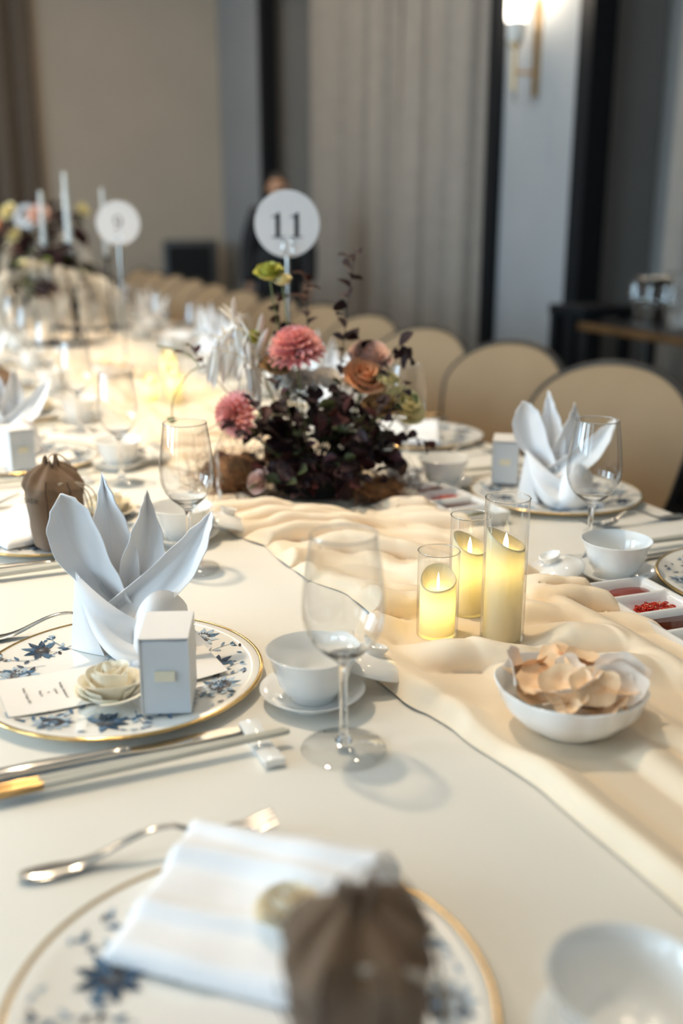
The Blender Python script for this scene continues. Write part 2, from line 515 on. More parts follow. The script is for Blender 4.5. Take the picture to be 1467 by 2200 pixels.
curtain('dark brown pleated curtain against the far end wall', (-1.6, 11.38), (1.32, 11.38), 0.03, 4.5, 0.06, 13, 'curtain_brown', 4, None)

# wall sconce on the pier
s = thing('wall_sconce', 'brass wall sconce with a lit frosted glass shade on the pier', 'wall lamp', (XR, 5.12, TZ + 1.17))
obj('backplate', MB().box((-0.012, 0, 0.26), (0.024, 0.045, 0.50)).mesh('backplate', 'brass', bevel=0.004), s)
obj('arm', MB().tube([(-0.02, 0, 0.13), (-0.15, 0, 0.13)], 0.009, 10).mesh('arm', 'brass'), s)
st = obj('stem', MB().lathe([(0, 0.03), (0.011, 0.035), (0.011, 0.25), (0.032, 0.262), (0.034, 0.275), (0, 0.275)], 16).mesh('stem', 'brass'), s, (-0.15, 0, 0))
obj('glass_finial', MB().lathe([(0, -0.035), (0.015, -0.028), (0.021, -0.005), (0.017, 0.018), (0.010, 0.034), (0, 0.035)], 16).mesh('glass_finial', 'glass'), s, (-0.15, 0, 0))
obj('shade', MB().lathe([(0, 0.277), (0.036, 0.28), (0.050, 0.33), (0.056, 0.45), (0.054, 0.56), (0.051, 0.56), (0.050, 0.30), (0, 0.285)], 24).mesh('shade', 'petal_white'), s, (-0.15, 0, 0))
obj('bulb', MB().lathe([(0, 0.36), (0.05, 0.362), (0.0585, 0.42), (0.0585, 0.54), (0.05, 0.575), (0, 0.58)], 20).mesh('bulb', 'lamp_glow'), s, (-0.15, 0, 0))
ld = bpy.data.lights.new('sconce_light', 'POINT'); ld.energy = 16; ld.color = (1.0, 0.86, 0.66); ld.shadow_soft_size = 0.06
lo = obj('sconce_light', ld, s, (-0.15, 0, 0.66))

# loudspeaker at the end wall
s = thing('loudspeaker', 'black floor loudspeaker box standing by the end wall', 'speaker', (2.74, 10.85, 0), rad(-18))
obj('cabinet', MB().box((0, 0, 0.56), (0.56, 0.42, 1.04)).mesh('cabinet', 'speaker_case', bevel=0.02), s)
obj('grille', MB().box((0, -0.218, 0.56), (0.46, 0.02, 0.94)).mesh('grille', 'speaker_cloth', bevel=0.006), s)
for x in (-1, 1):
    for y in (-1, 1):
        obj('foot', MB().lathe([(0, 0), (0.03, 0), (0.034, 0.042), (0, 0.042)], 12).mesh('foot', 'black_metal'), s, (x * 0.2, y * 0.14, 0))

# ------------------------------------------------------------------ chairs on the far side of the table
def chair_outline(n=40, w=0.288, zt=0.878, zb=0.44):
    pts = []
    top = []
    for i in range(n + 1):
        t = -1 + 2 * i / n
        y = w * math.sin(t * PI / 2)
        sh = max(0.0, 1 - abs(y / w) ** 2.1) ** 0.5
        top.append((y, zt - 0.165 + 0.165 * sh))
    pts = [(-w * 0.80, zb), (-w * 0.93, zb + 0.12), (-w * 0.99, zb + 0.23)] + top + [(w * 0.99, zb + 0.23), (w * 0.93, zb + 0.12), (w * 0.80, zb)]
    return pts
OUT = chair_outline()
def back_x(y, z):                      # hollow of the back and its recline
    return 0.11 * (z - 0.44) / 0.46 - 0.55 * y * y * 1.1
def panel(scale, x0, bulge, zc=0.68):
    """filled outline with pillow bulge towards -x"""
    mb = MB()
    n = len(OUT)
    rings = 5
    vs, fs = [], []
    for k in range(rings + 1):
        f = 1 - k / rings
        for y, z in OUT:
            yy, zz = y * scale * f, zc + (z - zc) * scale * f
            vs.append((back_x(yy, zz) + x0 - bulge * (1 - f ** 3), yy, zz))
    for k in range(rings):
        for i in range(n):
            j = (i + 1) % n
            fs.append((k * n + i, k * n + j, (k + 1) * n + j, (k + 1) * n + i))
    mb.add(vs, fs)
    return mb
mb = panel(0.975, 0.0, 0.035)
CH_PAD = mb.mesh('back_pad', 'chair_fabric', angle=70)
mb = panel(0.970, 0.012, -0.016)
n = len(OUT)
CH_SHELL = mb.mesh('back_shell', 'chair_wood', angle=70)
def rim(scale, x0, r):
    P = [(back_x(y * scale, z) + x0, y * scale, 0.68 + (z - 0.68) * scale) for y, z in OUT]
    return MB().tube(P, r, 8)
mb = rim(0.982, 0.008, 0.008)
CH_FRAME = mb.mesh('back_frame', 'chair_wood', angle=70)
CH_PIPE = rim(0.972, -0.002, 0.005).mesh('piping', 'chair_wood', angle=70)
def seat_fn():
    mb = MB()
    prof = [(0, 0.40), (0.20, 0.40), (0.235, 0.415), (0.24, 0.44), (0.225, 0.465), (0.15, 0.478), (0, 0.482)]
    def sq(a, r, z):
        k = (abs(math.cos(a)) ** 4 + abs(math.sin(a)) ** 4) ** -0.25
        return r * k * 0.98, z
    mb.lathe(prof, 40, fr=sq)
    return mb
CH_SEAT = seat_fn().mesh('seat', 'chair_fabric', angle=60)
CH_RAIL = MB().box((0, 0, 0.385), (0.42, 0.42, 0.04)).mesh('seat_frame', 'chair_wood', bevel=0.006)
CH_FLEG = MB().tube([(0, 0, 0.40), (-0.005, 0, 0.2), (-0.012, 0, 0)], [0.02, 0.018, 0.013], 10).mesh('leg', 'chair_wood')
CH_RLEG = MB().tube([(0.03, 0, 0.47), (0.0, 0, 0.38), (0.01, 0, 0.2), (0.05, 0, 0)], [0.018, 0.02, 0.018, 0.013], 10).mesh('leg', 'chair_wood')
ORD = ['first', 'second', 'third', 'fourth', 'fifth', 'sixth', 'seventh', 'eighth', 'ninth', 'tenth', 'eleventh', 'twelfth', 'thirteenth', 'fourteenth']
CHY = [2.24, 2.80, 3.35, 3.94, 4.54, 5.13, 5.75, 6.38, 6.98, 7.60, 8.22, 8.84]
for i, cy in enumerate(CHY):
    dx = [0, .01, -.05, -.01, .02, -.01, -.03, -.03, -.01, .02, .0, .01][i]
    c = thing('dining_chair', '%s beige upholstered dining chair in the row, counting from the %s' % (ORD[i], 'camera'), 'chair',
              (1.70 + dx * 0.6, cy, 0), rad([14, 12, 15, 12, 14, 12, 13, 11, 12, 13, 12, 12][i]), 'chairs along the table')
    obj('backrest', CH_PAD, c); b = obj('back_frame', CH_FRAME, c)
    obj('back_shell', CH_SHELL, c)
    obj('piping', CH_PIPE, c)
    obj('seat', CH_SEAT, c, (-0.20, 0, 0), sc=(0.86, 1, 1)); obj('seat_frame', CH_RAIL, c, (-0.20, 0, 0), sc=(0.9, 1, 1))
    for y in (-1, 1):
        obj('leg', CH_FLEG, c, (-0.36, y * 0.19, 0)); obj('leg', CH_RLEG, c, (-0.03, y * 0.18, 0))

# ------------------------------------------------------------------ the table: one long white cloth, and the runner
TX0, TX1, TY0, TY1 = -0.035, 1.215, -0.7, 9.2
def cloth():
    mb = MB()
    ny = 240
    prof = []
    for k in range(8): prof.append(('L', 0.03 + (TZ - 0.05) * k / 8))
    for k in range(5): prof.append(('CL', k / 4))
    for k in range(1, 12): prof.append(('T', k / 12))
    for k in range(5): prof.append(('CR', k / 4))
    for k in range(8): prof.append(('R', TZ - 0.02 - (TZ - 0.05) * k / 8 - 0.03))
    R = 0.012
    def fn(u, v):
        y = lerp(TY0, TY1, u)
        kind, t = prof[int(round(v * (len(prof) - 1)))]
        if kind in 'LR' :
            d = (TZ - t)
            x = 0.006 + 0.010 * d / TZ * (1 + math.sin(y * 17 + 2 * math.sin(y * 5)))
            return (TX0 - x, y, t) if kind == 'L' else (TX1 + x, y, t)
        if kind == 'CL':
            a = t * PI / 2
            return (TX0 + R - R * math.cos(a), y, TZ - R + R * math.sin(a))
        if kind == 'CR':
            a = (1 - t) * PI / 2
            return (TX1 - R + R * math.cos(a), y, TZ - R + R * math.sin(a))
        return (lerp(TX0 + R, TX1 - R, t), y, TZ)
    mb.surf(fn, ny, len(prof) - 1)
    # cloth hanging at the two ends
    for y, s in ((TY0, -1), (TY1, 1)):
        mb.surf(lambda u, v: (lerp(TX0, TX1, u), y + s * (1 - v) * (0.03 + 0.02 * math.sin(u * 25)), lerp(0.03, TZ, v)), 40, 8)
    return mb
tag(obj('tablecloth', cloth().mesh('tablecloth', 'table_linen', angle=70)), 'long white tablecloth covering the whole banquet table', 'tablecloth')

# things on the runner that hold it down: (x, y, radius)
HOLD = [(0.559, 1.034, 0.034), (0.632, 1.085, 0.034), (0.627, 0.990, 0.034), (0.570, 0.765, 0.060), (0.67, 1.73, 0.125),
        (0.585, 2.86, 0.034), (0.655, 2.91, 0.034), (0.645, 2.81, 0.034), (0.793, 2.24, 0.055), (0.66, 3.62, 0.055), (0.56, 4.2, 0.2), (0.62, 5.75, 0.2), (0.57, 3.35, 0.06), (0.605, 6.10, 0.055), (0.72, 5.02, 0.2), (0.52, 4.615, 0.05), (0.626, 4.636, 0.05), (0.623, 4.55, 0.05), (0.784, 4.614, 0.05)]
L_EDGE = [(0.0, 0.50), (0.30, 0.495), (0.49, 0.487), (0.66, 0.482), (0.80, 0.462), (0.90, 0.440), (0.99, 0.432), (1.06, 0.455), (1.13, 0.505), (1.20, 0.508),
          (1.30, 0.475), (1.40, 0.468), (1.46, 0.470), (1.54, 0.440), (1.65, 0.425), (1.80, 0.430), (2.0, 0.45), (2.3, 0.43), (2.6, 0.46), (3.0, 0.44), (9, 0.45)]
R_EDGE = [(0.0, 0.84), (0.6, 0.83), (0.88, 0.825), (1.05, 0.815), (1.17, 0.815), (1.35, 0.82), (1.5, 0.80), (1.7, 0.83), (2.2, 0.83), (3, 0.82), (9, 0.82)]
A_LONG = [(0.0, 0.018), (0.55, 0.020), (0.8, 0.022), (1.0, 0.022), (1.2, 0.016), (1.4, 0.010), (2.2, 0.010), (9, 0.012)]
A_CROSS = [(0.0, 0.0), (0.62, 0.0), (0.78, 0.006), (0.88, 0.030), (1.08, 0.038), (1.2, 0.034), (1.5, 0.034), (2.1, 0.028), (2.6, 0.020), (9, 0.016)]
def runner_pt(u, y):
    xl, xr = interp(L_EDGE, y), interp(R_EDGE, y)
    x = lerp(xl, xr, u)
    V = Vector
    n1 = noise.noise(V((x * 5, y * 2.2, 1.3))); n2 = noise.noise(V((x * 9, y * 5, 7.7))); n3 = noise.noise(V((x * 16, y * 16, 3.1)))
    # long pleats lying along the table
    ph = (u * 7.0 + 0.55 * noise.noise(V((x * 3, y * 1.1, 1.3))) + 0.25 * math.sin(y * 3.1)) * PI
    k1 = math.floor(ph / PI)
    s1 = abs(math.sin(ph)) ** 0.8
    h1 = interp(A_LONG, y) * s1 * (0.55 + 0.45 * math.sin(k1 * 2.3 + 1 + y * 1.5))
    # rucked folds running across, curving with the pull of the cloth
    q = y + 0.65 * (x - 0.62) + 0.9 * (x - 0.62) ** 2 + 0.045 * noise.noise(V((x * 4.5, y * 3.5, 11)))
    ph2 = PI * (q / 0.095 if q < 1.12 else 1.12 / 0.095 + (q - 1.12) / 0.060)
    k2 = math.floor(ph2 / PI)
    s2 = abs(math.sin(ph2)) ** 0.75
    mod = smooth01(0.55 + 1.3 * noise.noise(V((x * 8, k2 * 1.7, 21))))
    ac = interp(A_CROSS, y)
    h2 = ac * s2 * (0.12 + 0.88 * mod)
    h = max(h1, h2) + 0.35 * min(h1, h2) + 0.20 * ac * (n3 + 0.3)
    dx = -0.45 * h1
    dy = -0.70 * h2
    edge = smooth01(min(u, 1 - u) / 0.05)
    h *= 0.12 + 0.88 * edge
    for hx, hy, hr in HOLD:
        d = math.hypot(x - hx, y - hy)
        if d < hr + 0.05:
            k = smooth01((d - hr) / 0.045)
            h *= k
            dx *= k; dy *= k
    hem = 0.0
    return (x + dx, y + dy, TZ + 0.0004 + max(0, h))
mb = MB()
YS = []
y = 0.1
while y < 9.1:
    YS.append(y); y += 0.0055 if y < 2.3 else 0.02
YS.append(9.1)
NU = 84
mb.surf(lambda u, v: runner_pt(v, YS[int(round(u * (len(YS) - 1)))]), len(YS) - 1, NU, thick=0.0008)
tag(obj('table_runner', mb.mesh('table_runner', 'runner_chiffon', angle=75)), 'ruched cream chiffon runner down the middle of the table', 'table runner')

# ================================================================== TABLEWARE MESHES
PR = 0.160                                  # charger plate radius
def plate_z(r):
    return interp([(0, 0.0075), (0.108, 0.0075), (0.130, 0.0100), (PR, 0.0145)], r)
ME = {}
ME['plate'] = MB().lathe([(0, 0.0), (0.095, 0.0), (0.100, 0.002), (0.128, 0.0062), (PR - 0.001, 0.0115), (PR, 0.0135), (PR - 0.002, 0.0145),
                          (0.145, 0.0123), (0.130, 0.0100), (0.118, 0.0084), (0.108, 0.0075), (0, 0.0075)], 96).mesh('dish', 'plate_glaze', angle=60)
ME['rim'] = MB().lathe([(PR - 0.0032, 0.0146), (PR - 0.001, 0.0152), (PR + 0.0010, 0.0146), (PR + 0.0014, 0.0130), (PR - 0.0002, 0.0112), (PR - 0.0012, 0.0118)], 96).mesh('gilt_rim', 'gold', angle=80)

def floral_print(seed):
    """blue flowers, buds, leaves and tendrils printed on the plate"""
    mb = MB()
    rnd = random.Random(seed)
    lay = [0.0004]
    def put(pts, m):
        lay[0] += 0.0000012
        o = [(x, y, plate_z(math.hypot(x, y)) + lay[0]) for x, y in pts]
        cx = sum(p[0] for p in o) / len(o); cy = sum(p[1] for p in o) / len(o)
        vs = [(cx, cy, plate_z(math.hypot(cx, cy)) + lay[0])] + o
        n = len(o)
        mb.add(vs, [(0, 1 + i, 1 + (i + 1) % n) for i in range(n)], m)
    def leaf(x, y, a, L, W, m, tip=0.55):
        c, s = math.cos(a), math.sin(a)
        out = []
        prof = [(0, 0), (0.2, 0.62), (0.45, 1), (0.7, 0.75), (1, 0)]
        for t, w_ in prof: out.append((t * L, w_ * W / 2))
        for t, w_ in prof[-2:0:-1]: out.append((t * L, -w_ * W / 2))
        put([(x + c * p - s * q, y + s * p + c * q) for p, q in out], m)
    def disc(x, y, r, m, n=10):
        put([(x + r * math.cos(2 * PI * i / n), y + r * math.sin(2 * PI * i / n)) for i in range(n)], m)
    def stroke(P, w_, m):
        for (x0, y0), (x1, y1) in zip(P, P[1:]):
            d = math.hypot(x1 - x0, y1 - y0)
            if d < 1e-6: continue
            nx, ny = -(y1 - y0) / d * w_ / 2, (x1 - x0) / d * w_ / 2
            put([(x0 + nx, y0 + ny), (x1 + nx, y1 + ny), (x1 - nx, y1 - ny), (x0 - nx, y0 - ny)], m)
    def daisy(x, y, a0, k):
        for i in range(7):
            leaf(x, y, a0 + i * 2 * PI / 9 - 1.0, k * 0.024, k * 0.0085, 0 if i % 3 else 1)
        for i in range(8):
            a = a0 + PI - 0.9 + i * 0.26
            stroke([(x, y), (x + k * 0.016 * math.cos(a), y + k * 0.016 * math.sin(a))], 0.0004, 3)
            disc(x + k * 0.017 * math.cos(a), y + k * 0.017 * math.sin(a), 0.0009, 3, 6)
        for i in range(14):
            leaf(x, y, i * 2 * PI / 14, k * 0.0105, k * 0.004, 3)
        for i in range(9):
            a = rnd.uniform(0, 6.28); r = rnd.uniform(0, 0.005) * k
            disc(x + r * math.cos(a), y + r * math.sin(a), 0.0006, 2, 5)
    def mum(x, y, a0, k):
        for i in range(11):
            leaf(x, y, a0 + i * 2 * PI / 11, k * 0.021, k * 0.009, 2 if i % 4 else 1)
        for i in range(22):
            leaf(x, y, i * 2 * PI / 22 + 0.1, k * 0.0135, k * 0.0042, 3)
        for i in range(14):
            leaf(x, y, i * 2 * PI / 14 + 0.3, k * 0.0075, k * 0.003, 1 if i % 2 else 3)
        for i in range(10):
            a = rnd.uniform(0, 6.28); r = rnd.uniform(0.001, 0.009) * k
            disc(x + r * math.cos(a), y + r * math.sin(a), 0.0006, 2, 5)
    def spray(x, y, a, L, bend):
        P = []
        px_, py_, aa = x, y, a
        for i in range(9):
            P.append((px_, py_))
            px_ += L / 9 * math.cos(aa); py_ += L / 9 * math.sin(aa); aa += bend / 9
            if math.hypot(px_, py_) > PR - 0.008: break
            if i % 2:
                sgn = 1 if i % 4 == 1 else -1
                leaf(px_, py_, aa + sgn * 0.9, rnd.uniform(0.008, 0.013), 0.0045, rnd.choice((0, 1, 2, 3)))
        stroke(P, 0.0009, 1)
        for q in range(3):
            leaf(P[-1][0], P[-1][1], aa - 0.8 + q * 0.8, 0.007, 0.0036, rnd.choice((1, 2)))
    def inside(x, y): return math.hypot(x, y) < PR - 0.006
    n = 11
    for i in range(n):
        a = 2 * PI * i / n + rnd.uniform(-0.08, 0.08)
        r = (0.118, 0.104, 0.126)[i % 3] + rnd.uniform(-0.004, 0.004)
        x, y = r * math.cos(a), r * math.sin(a)
        (daisy if i % 2 else mum)(x, y, a + rnd.uniform(-1, 1), rnd.uniform(0.98, 1.18))
        t = a + 2 * PI / n * 0.5
        spray(0.112 * math.cos(a + 0.16), 0.112 * math.sin(a + 0.16), a + PI / 2 + rnd.uniform(-0.5, 0.9), 0.05, rnd.uniform(-2.2, 2.2))
        spray(0.095 * math.cos(t), 0.095 * math.sin(t), t + rnd.uniform(-1.2, 1.2), 0.05, rnd.uniform(-2, 2))
        for q in range(2):
            rr, aa = rnd.uniform(0.138, 0.147), t + rnd.uniform(-0.2, 0.2)
            leaf(rr * math.cos(aa), rr * math.sin(aa), aa + PI / 2 + rnd.uniform(-0.7, 0.7), 0.009, 0.004, rnd.choice((1, 2, 3)))
    for i in range(7):
        a = rnd.uniform(0, 6.28); r = rnd.uniform(0.03, 0.08)
        spray(r * math.cos(a), r * math.sin(a), rnd.uniform(0, 6.28), 0.04, rnd.uniform(-2, 2))
    return mb
ME['print'] = floral_print(5).mesh('floral_print', ['print_navy', 'print_blue', 'print_pale', 'print_char'], smooth=False)

# wine glass
GP_OUT = [(0, 0.0), (0.0415, 0.0), (0.0425, 0.0012), (0.041, 0.0024), (0.020, 0.0045), (0.0085, 0.010), (0.0050, 0.018), (0.0040, 0.035), (0.0038, 0.060), (0.0043, 0.082),
          (0.0062, 0.0925), (0.0125, 0.099), (0.0225, 0.1075), (0.0318, 0.1185), (0.0378, 0.1315), (0.0400, 0.146), (0.0394, 0.164), (0.0370, 0.186), (0.0340, 0.207), (0.0318, 0.2225)]
GP_IN = [(0.0312, 0.2232), (0.0306, 0.2225), (0.0328, 0.207), (0.0358, 0.186), (0.0382, 0.164), (0.0387, 0.146), (0.0363, 0.1325), (0.0300, 0.1205), (0.0205, 0.1105), (0.0105, 0.1040), (0, 0.1020)]
def densify(P, k=3):
    out = []
    n = len(P)
    for i in range(n - 1):
        p0, p1, p2, p3 = P[max(i - 1, 0)], P[i], P[i + 1], P[min(i + 2, n - 1)]
        for j in range(k):
            t = j / k
            out.append(tuple(0.5 * (2 * p1[q] + (p2[q] - p0[q]) * t + (2 * p0[q] - 5 * p1[q] + 4 * p2[q] - p3[q]) * t * t + (3 * p1[q] - p0[q] - 3 * p2[q] + p3[q]) * t**3) for q in (0, 1)))
    out.append(P[-1])
    return [(max(0, r), z) for r, z in out]
G_FOOT = [(0.0415, 0.0002), (0.0425, 0.0012), (0.041, 0.0024), (0.020, 0.0045), (0.0088, 0.0098)]
ME['glass_foot'] = MB().lathe(G_FOOT, 48).mesh('foot', 'clear_glass', angle=70)
ME['glass_stem'] = MB().lathe([(0, 0.0092)] + densify([(0.0088, 0.0098), (0.0050, 0.018), (0.0040, 0.035), (0.0038, 0.060), (0.0043, 0.082), (0.0062, 0.0925), (0.0125, 0.099), (0.0225, 0.1075), (0.0285, 0.1142)], 3)
                              + densify([(0.0281, 0.1147), (0.0218, 0.1085), (0.0165, 0.1050), (0.0105, 0.1024), (0, 0.1012)], 3), 44).mesh('stem', 'glass', angle=60)
ME['glass_bowl'] = MB().lathe(densify([(0.0286, 0.1143), (0.0318, 0.1185), (0.0378, 0.1315), (0.0400, 0.146), (0.0394, 0.164), (0.0370, 0.186), (0.0340, 0.207), (0.0318, 0.2225)], 4), 56).mesh('bowl', 'clear_glass', angle=70)
ME['glass_rim'] = MB().lathe([(0.0318, 0.2222), (0.0321, 0.2229), (0.0318, 0.2236), (0.0312, 0.2238), (0.0307, 0.2233), (0.0308, 0.2225), (0.0318, 0.2222)], 56).mesh('rim', 'glass', angle=180)
def wine_glass(label, loc, group, sc=1.0):
    t = thing('wine_glass', label, 'wine glass', loc, 0, group)
    t.scale = (sc, sc, sc)
    for k in ('bowl', 'rim', 'stem', 'foot'): obj(k, ME['glass_' + k], t)
    return t

# tea bowl, saucer, lid
ME['bowl'] = MB().lathe([(0, 0.004), (0.022, 0.004), (0.023, 0.0), (0.0255, 0.0), (0.0265, 0.005), (0.0315, 0.009), (0.0375, 0.018), (0.0415, 0.030), (0.0445, 0.042), (0.0485, 0.0515),
                         (0.0508, 0.0545), (0.0500, 0.0552), (0.0470, 0.0515), (0.0425, 0.042), (0.0392, 0.030), (0.035, 0.0185), (0.028, 0.0105), (0.020, 0.008), (0, 0.0075)], 64).mesh('tea_bowl', 'porcelain', angle=50)
ME['saucer'] = MB().lathe([(0, 0.002), (0.028, 0.002), (0.029, 0.0), (0.033, 0.0), (0.034, 0.004), (0.048, 0.0098), (0.057, 0.0158), (0.0575, 0.0172), (0.056, 0.0172), (0.046, 0.0122), (0.036, 0.0078), (0.030, 0.0060), (0, 0.0058)], 64).mesh('saucer', 'porcelain', angle=50)
ME['lid'] = MB().lathe([(0, 0.0155), (0.020, 0.014), (0.036, 0.0085), (0.0435, 0.002), (0.044, 0.0), (0.0455, 0.0005), (0.0455, 0.0025), (0.038, 0.0108), (0.022, 0.0168), (0.0125, 0.0185), (0.0122, 0.0215), (0.0148, 0.0265), (0.0155, 0.0285), (0.0138, 0.0288), (0.0115, 0.0245), (0, 0.0205)], 48).mesh('bowl_lid', 'porcelain', angle=50)

# cutlery, lying along +y (handle end at y=0)
def fork_mesh():
    mb = MB()
    L = 0.150
    def mid(t): return L * t, 0.0035 + 0.020 * smooth01((t - 0.25) / 0.5) - 0.013 * smooth01((t - 0.80) / 0.2)
    def hw(t): return interp([(0, 0.0045), (0.05, 0.0095), (0.15, 0.0105), (0.45, 0.0052), (0.75, 0.0030), (0.92, 0.0042), (1.0, 0.0125)], t)
    pts = []
    n = 28
    vs, fs = [], []
    for i in range(n + 1):
        t = i / n
        y, z = mid(t); h = hw(t); th = lerp(0.0026, 0.0016, t)
        for a in range(10):
            an = 2 * PI * a / 10
            vs.append((h * math.cos(an), y, z + th * math.sin(an)))
    for i in range(n):
        for a in range(10):
            b = (a + 1) % 10
            fs.append((i * 10 + a, i * 10 + b, (i + 1) * 10 + b, (i + 1) * 10 + a))
    fs.append(tuple(range(9, -1, -1))); fs.append(tuple(n * 10 + a for a in range(10)))
    mb.add(vs, fs)
    y1, z1 = mid(1)
    hd = MB()
    hd.tube([(0, y1 - 0.004, z1), (0, y1 + 0.006, z1 - 0.002), (0, y1 + 0.020, z1 - 0.004)], [0.010, 0.0128, 0.0132], 14, flat=0.14)
    me_head = hd.mesh('fork_head', 'silver')
    tines = []
    for k in range(4):
        x = (k - 1.5) * 0.0070
        t = MB().tube([(x, y1 + 0.018, z1 - 0.004), (x * 1.0, y1 + 0.035, z1 - 0.0035), (x * 0.98, y1 + 0.060, z1 + 0.004)], [0.0021, 0.0020, 0.0011], 8, flat=0.7)
        tines.append(t.mesh('tine', 'silver'))
    return mb.mesh('fork_handle', 'silver', angle=60), me_head, tines
ME['fork_handle'], ME['fork_head'], ME['tines'] = fork_mesh()
ME['knife_handle'] = MB().tube([(0, 0, 0.004), (0, 0.004, 0.0045), (0, 0.05, 0.0055), (0, 0.105, 0.005), (0, 0.112, 0.005), (0, 0.116, 0.005), (0, 0.122, 0.004)],
                               [0.004, 0.0075, 0.0072, 0.0052, 0.0052, 0.0068, 0.0045], 14, flat=0.62).mesh('knife_handle', 'silver', angle=60)
ME['knife_blade'] = MB().prism([(-0.0045, 0.118), (0.0045, 0.118), (0.0085, 0.135), (0.0092, 0.180), (0.0075, 0.205), (0.001, 0.222), (-0.0048, 0.214), (-0.0055, 0.16)], 0.0030, 0.0046).mesh('knife_blade', 'silver', smooth=False)
ME['chopstick'] = MB().tube([(0, 0.052, 0), (0, 0.15, 0), (0, 0.262, 0), (0, 0.264, 0)], [0.0045, 0.0042, 0.0032, 0.0025], 8).mesh('chopstick_shaft', 'chop_ivory')
ME['chop_cap'] = MB().tube([(0, 0, 0), (0, 0.002, 0), (0, 0.050, 0), (0, 0.0525, 0)], [0.0036, 0.0047, 0.0048, 0.0046], 8).mesh('chopstick_cap', 'brass')
def rest_mesh():
    def fn(u, v):
        a = (u - 0.5) * 0.086
        z = 0.009 - 0.0045 * math.cos(PI * (2 * u - 1)) * 0.5 - 0.002
        return (a, (v - 0.5) * 0.021, z - 0.0012 * (2 * v - 1) ** 2)
    return MB().surf(fn, 20, 6, thick=0.007).mesh('chopstick_rest', 'porcelain', angle=60)
ME['rest'] = rest_mesh()

# fan-folded ("bird of paradise") napkin: x across, -y towards the viewer side, z up
SPEAR = [(0, 0.50), (0.22, 0.90), (0.42, 1.0), (0.65, 0.74), (0.85, 0.36), (0.95, 0.15), (1, 0.05)]
BLUNT = [(0, 0.45), (0.30, 0.78), (0.60, 1.0), (0.80, 0.92), (0.92, 0.58), (0.98, 0.27), (1, 0.10)]
BAND = [(0, 0.95), (0.25, 1.0), (0.55, 0.95), (0.78, 0.66), (0.92, 0.30), (1, 0.06)]
def nap_petal(base, tip, W, y0, y1, fold, curve=0.0, skew=0.0, prof=SPEAR, crease=0.0):
    b, t_ = Vector((base[0], y0, base[1])), Vector((tip[0], y1, tip[1]))
    ax = t_ - b
    L = ax.length
    d = ax.normalized()
    side = Vector((d.z, 0, -d.x)).normalized()
    nrm = Vector((0, -1, 0))
    def fn(u, v):
        s = 2 * v - 1
        w_ = W * interp(prof, u)
        c = b + d * (L * u) + side * (curve * math.sin(PI * u))
        q = s - crease
        lift = fold * (math.sqrt(q * q + 0.012) - 0.1) * (1 - 0.9 * u * u * u) + skew * s * u + 0.004 * math.sin(5 * u + 3 * s) + 0.0009 * math.sin(7 * s + 4 * u + W * 300)
        return c + side * (s * w_) + nrm * (lift - 0.35 * fold)
    return MB().surf(fn, 30, 18, thick=0.0011).mesh('petal', 'napkin_cotton', angle=80)
def ruled(A, B, bulge, name, nu=26, nv=16, sag=0.0, roll=0.0):
    def fn(u, v):
        p = bez(*A, u).lerp(bez(*B, u), v)
        k = math.sin(PI * v)
        return p + Vector((0, -bulge * k * (0.35 + 0.65 * math.sin(PI * min(1, max(0, u)))) - roll * math.sin(3 * PI * v + 2 * u) * u, -sag * k))
    return MB().surf(fn, nu, nv, thick=0.0012).mesh(name, 'napkin_cotton', angle=80)
NAP = [
    ('petal', nap_petal((-0.018, 0.060), (-0.080, 0.190), 0.030, 0.002, 0.014, 0.030, -0.010, -0.006, BLUNT, -0.25)),
    ('petal', nap_petal((-0.014, 0.050), (-0.031, 0.211), 0.0265, 0.014, 0.020, 0.026, -0.001, 0.006, SPEAR, -0.15)),
    ('petal', nap_petal((-0.010, 0.050), (0.018, 0.190), 0.0265, 0.004, 0.012, 0.026, 0.008, -0.008, SPEAR, -0.1)),
    ('petal', nap_petal((-0.026, 0.052), (0.092, 0.166), 0.0215, -0.022, -0.012, 0.020, 0.012, 0.008, BAND, -0.3)),
    ('flank', ruled(((-0.069, 0.004, 0.101), (-0.073, 0.008, 0.07), (-0.078, 0.012, 0.03), (-0.081, 0.014, 0.0)),
                    ((-0.064, -0.008, 0.098), (-0.060, -0.014, 0.06), (-0.052, -0.018, 0.03), (-0.042, -0.016, 0.0)), 0.005, 'flank')),
    ('cuff', ruled(((-0.069, 0.002, 0.102), (-0.052, -0.022, 0.086), (-0.026, -0.034, 0.066), (0.000, -0.038, 0.052)),
                   ((-0.067, -0.006, 0.096), (-0.058, -0.024, 0.036), (-0.042, -0.044, 0.002), (-0.006, -0.056, 0.0)), 0.014, 'cuff', sag=0.004, roll=0.006)),
    ('cuff', ruled(((-0.004, -0.037, 0.050), (0.004, -0.044, 0.086), (0.034, -0.040, 0.104), (0.056, -0.008, 0.056)),
                   ((-0.010, -0.055, 0.0), (0.018, -0.060, 0.0), (0.048, -0.046, 0.0), (0.064, -0.010, 0.0)), 0.020, 'cuff', roll=0.006)),
    ('tail', ruled(((0.052, -0.004, 0.046), (0.062, -0.010, 0.026), (0.072, -0.016, 0.010), (0.084, -0.020, 0.001)),
                   ((0.030, 0.006, 0.002), (0.045, -0.004, 0.0), (0.062, -0.02, 0.0), (0.076, -0.030, 0.0)), 0.004, 'tail')),
    ('back', ruled(((-0.069, 0.004, 0.100), (-0.03, 0.036, 0.085), (0.02, 0.036, 0.080), (0.055, -0.006, 0.056)),
                   ((-0.081, 0.014, 0.0), (-0.03, 0.052, 0.0), (0.03, 0.052, 0.0), (0.064, -0.010, 0.0)), -0.006, 'back')),
]
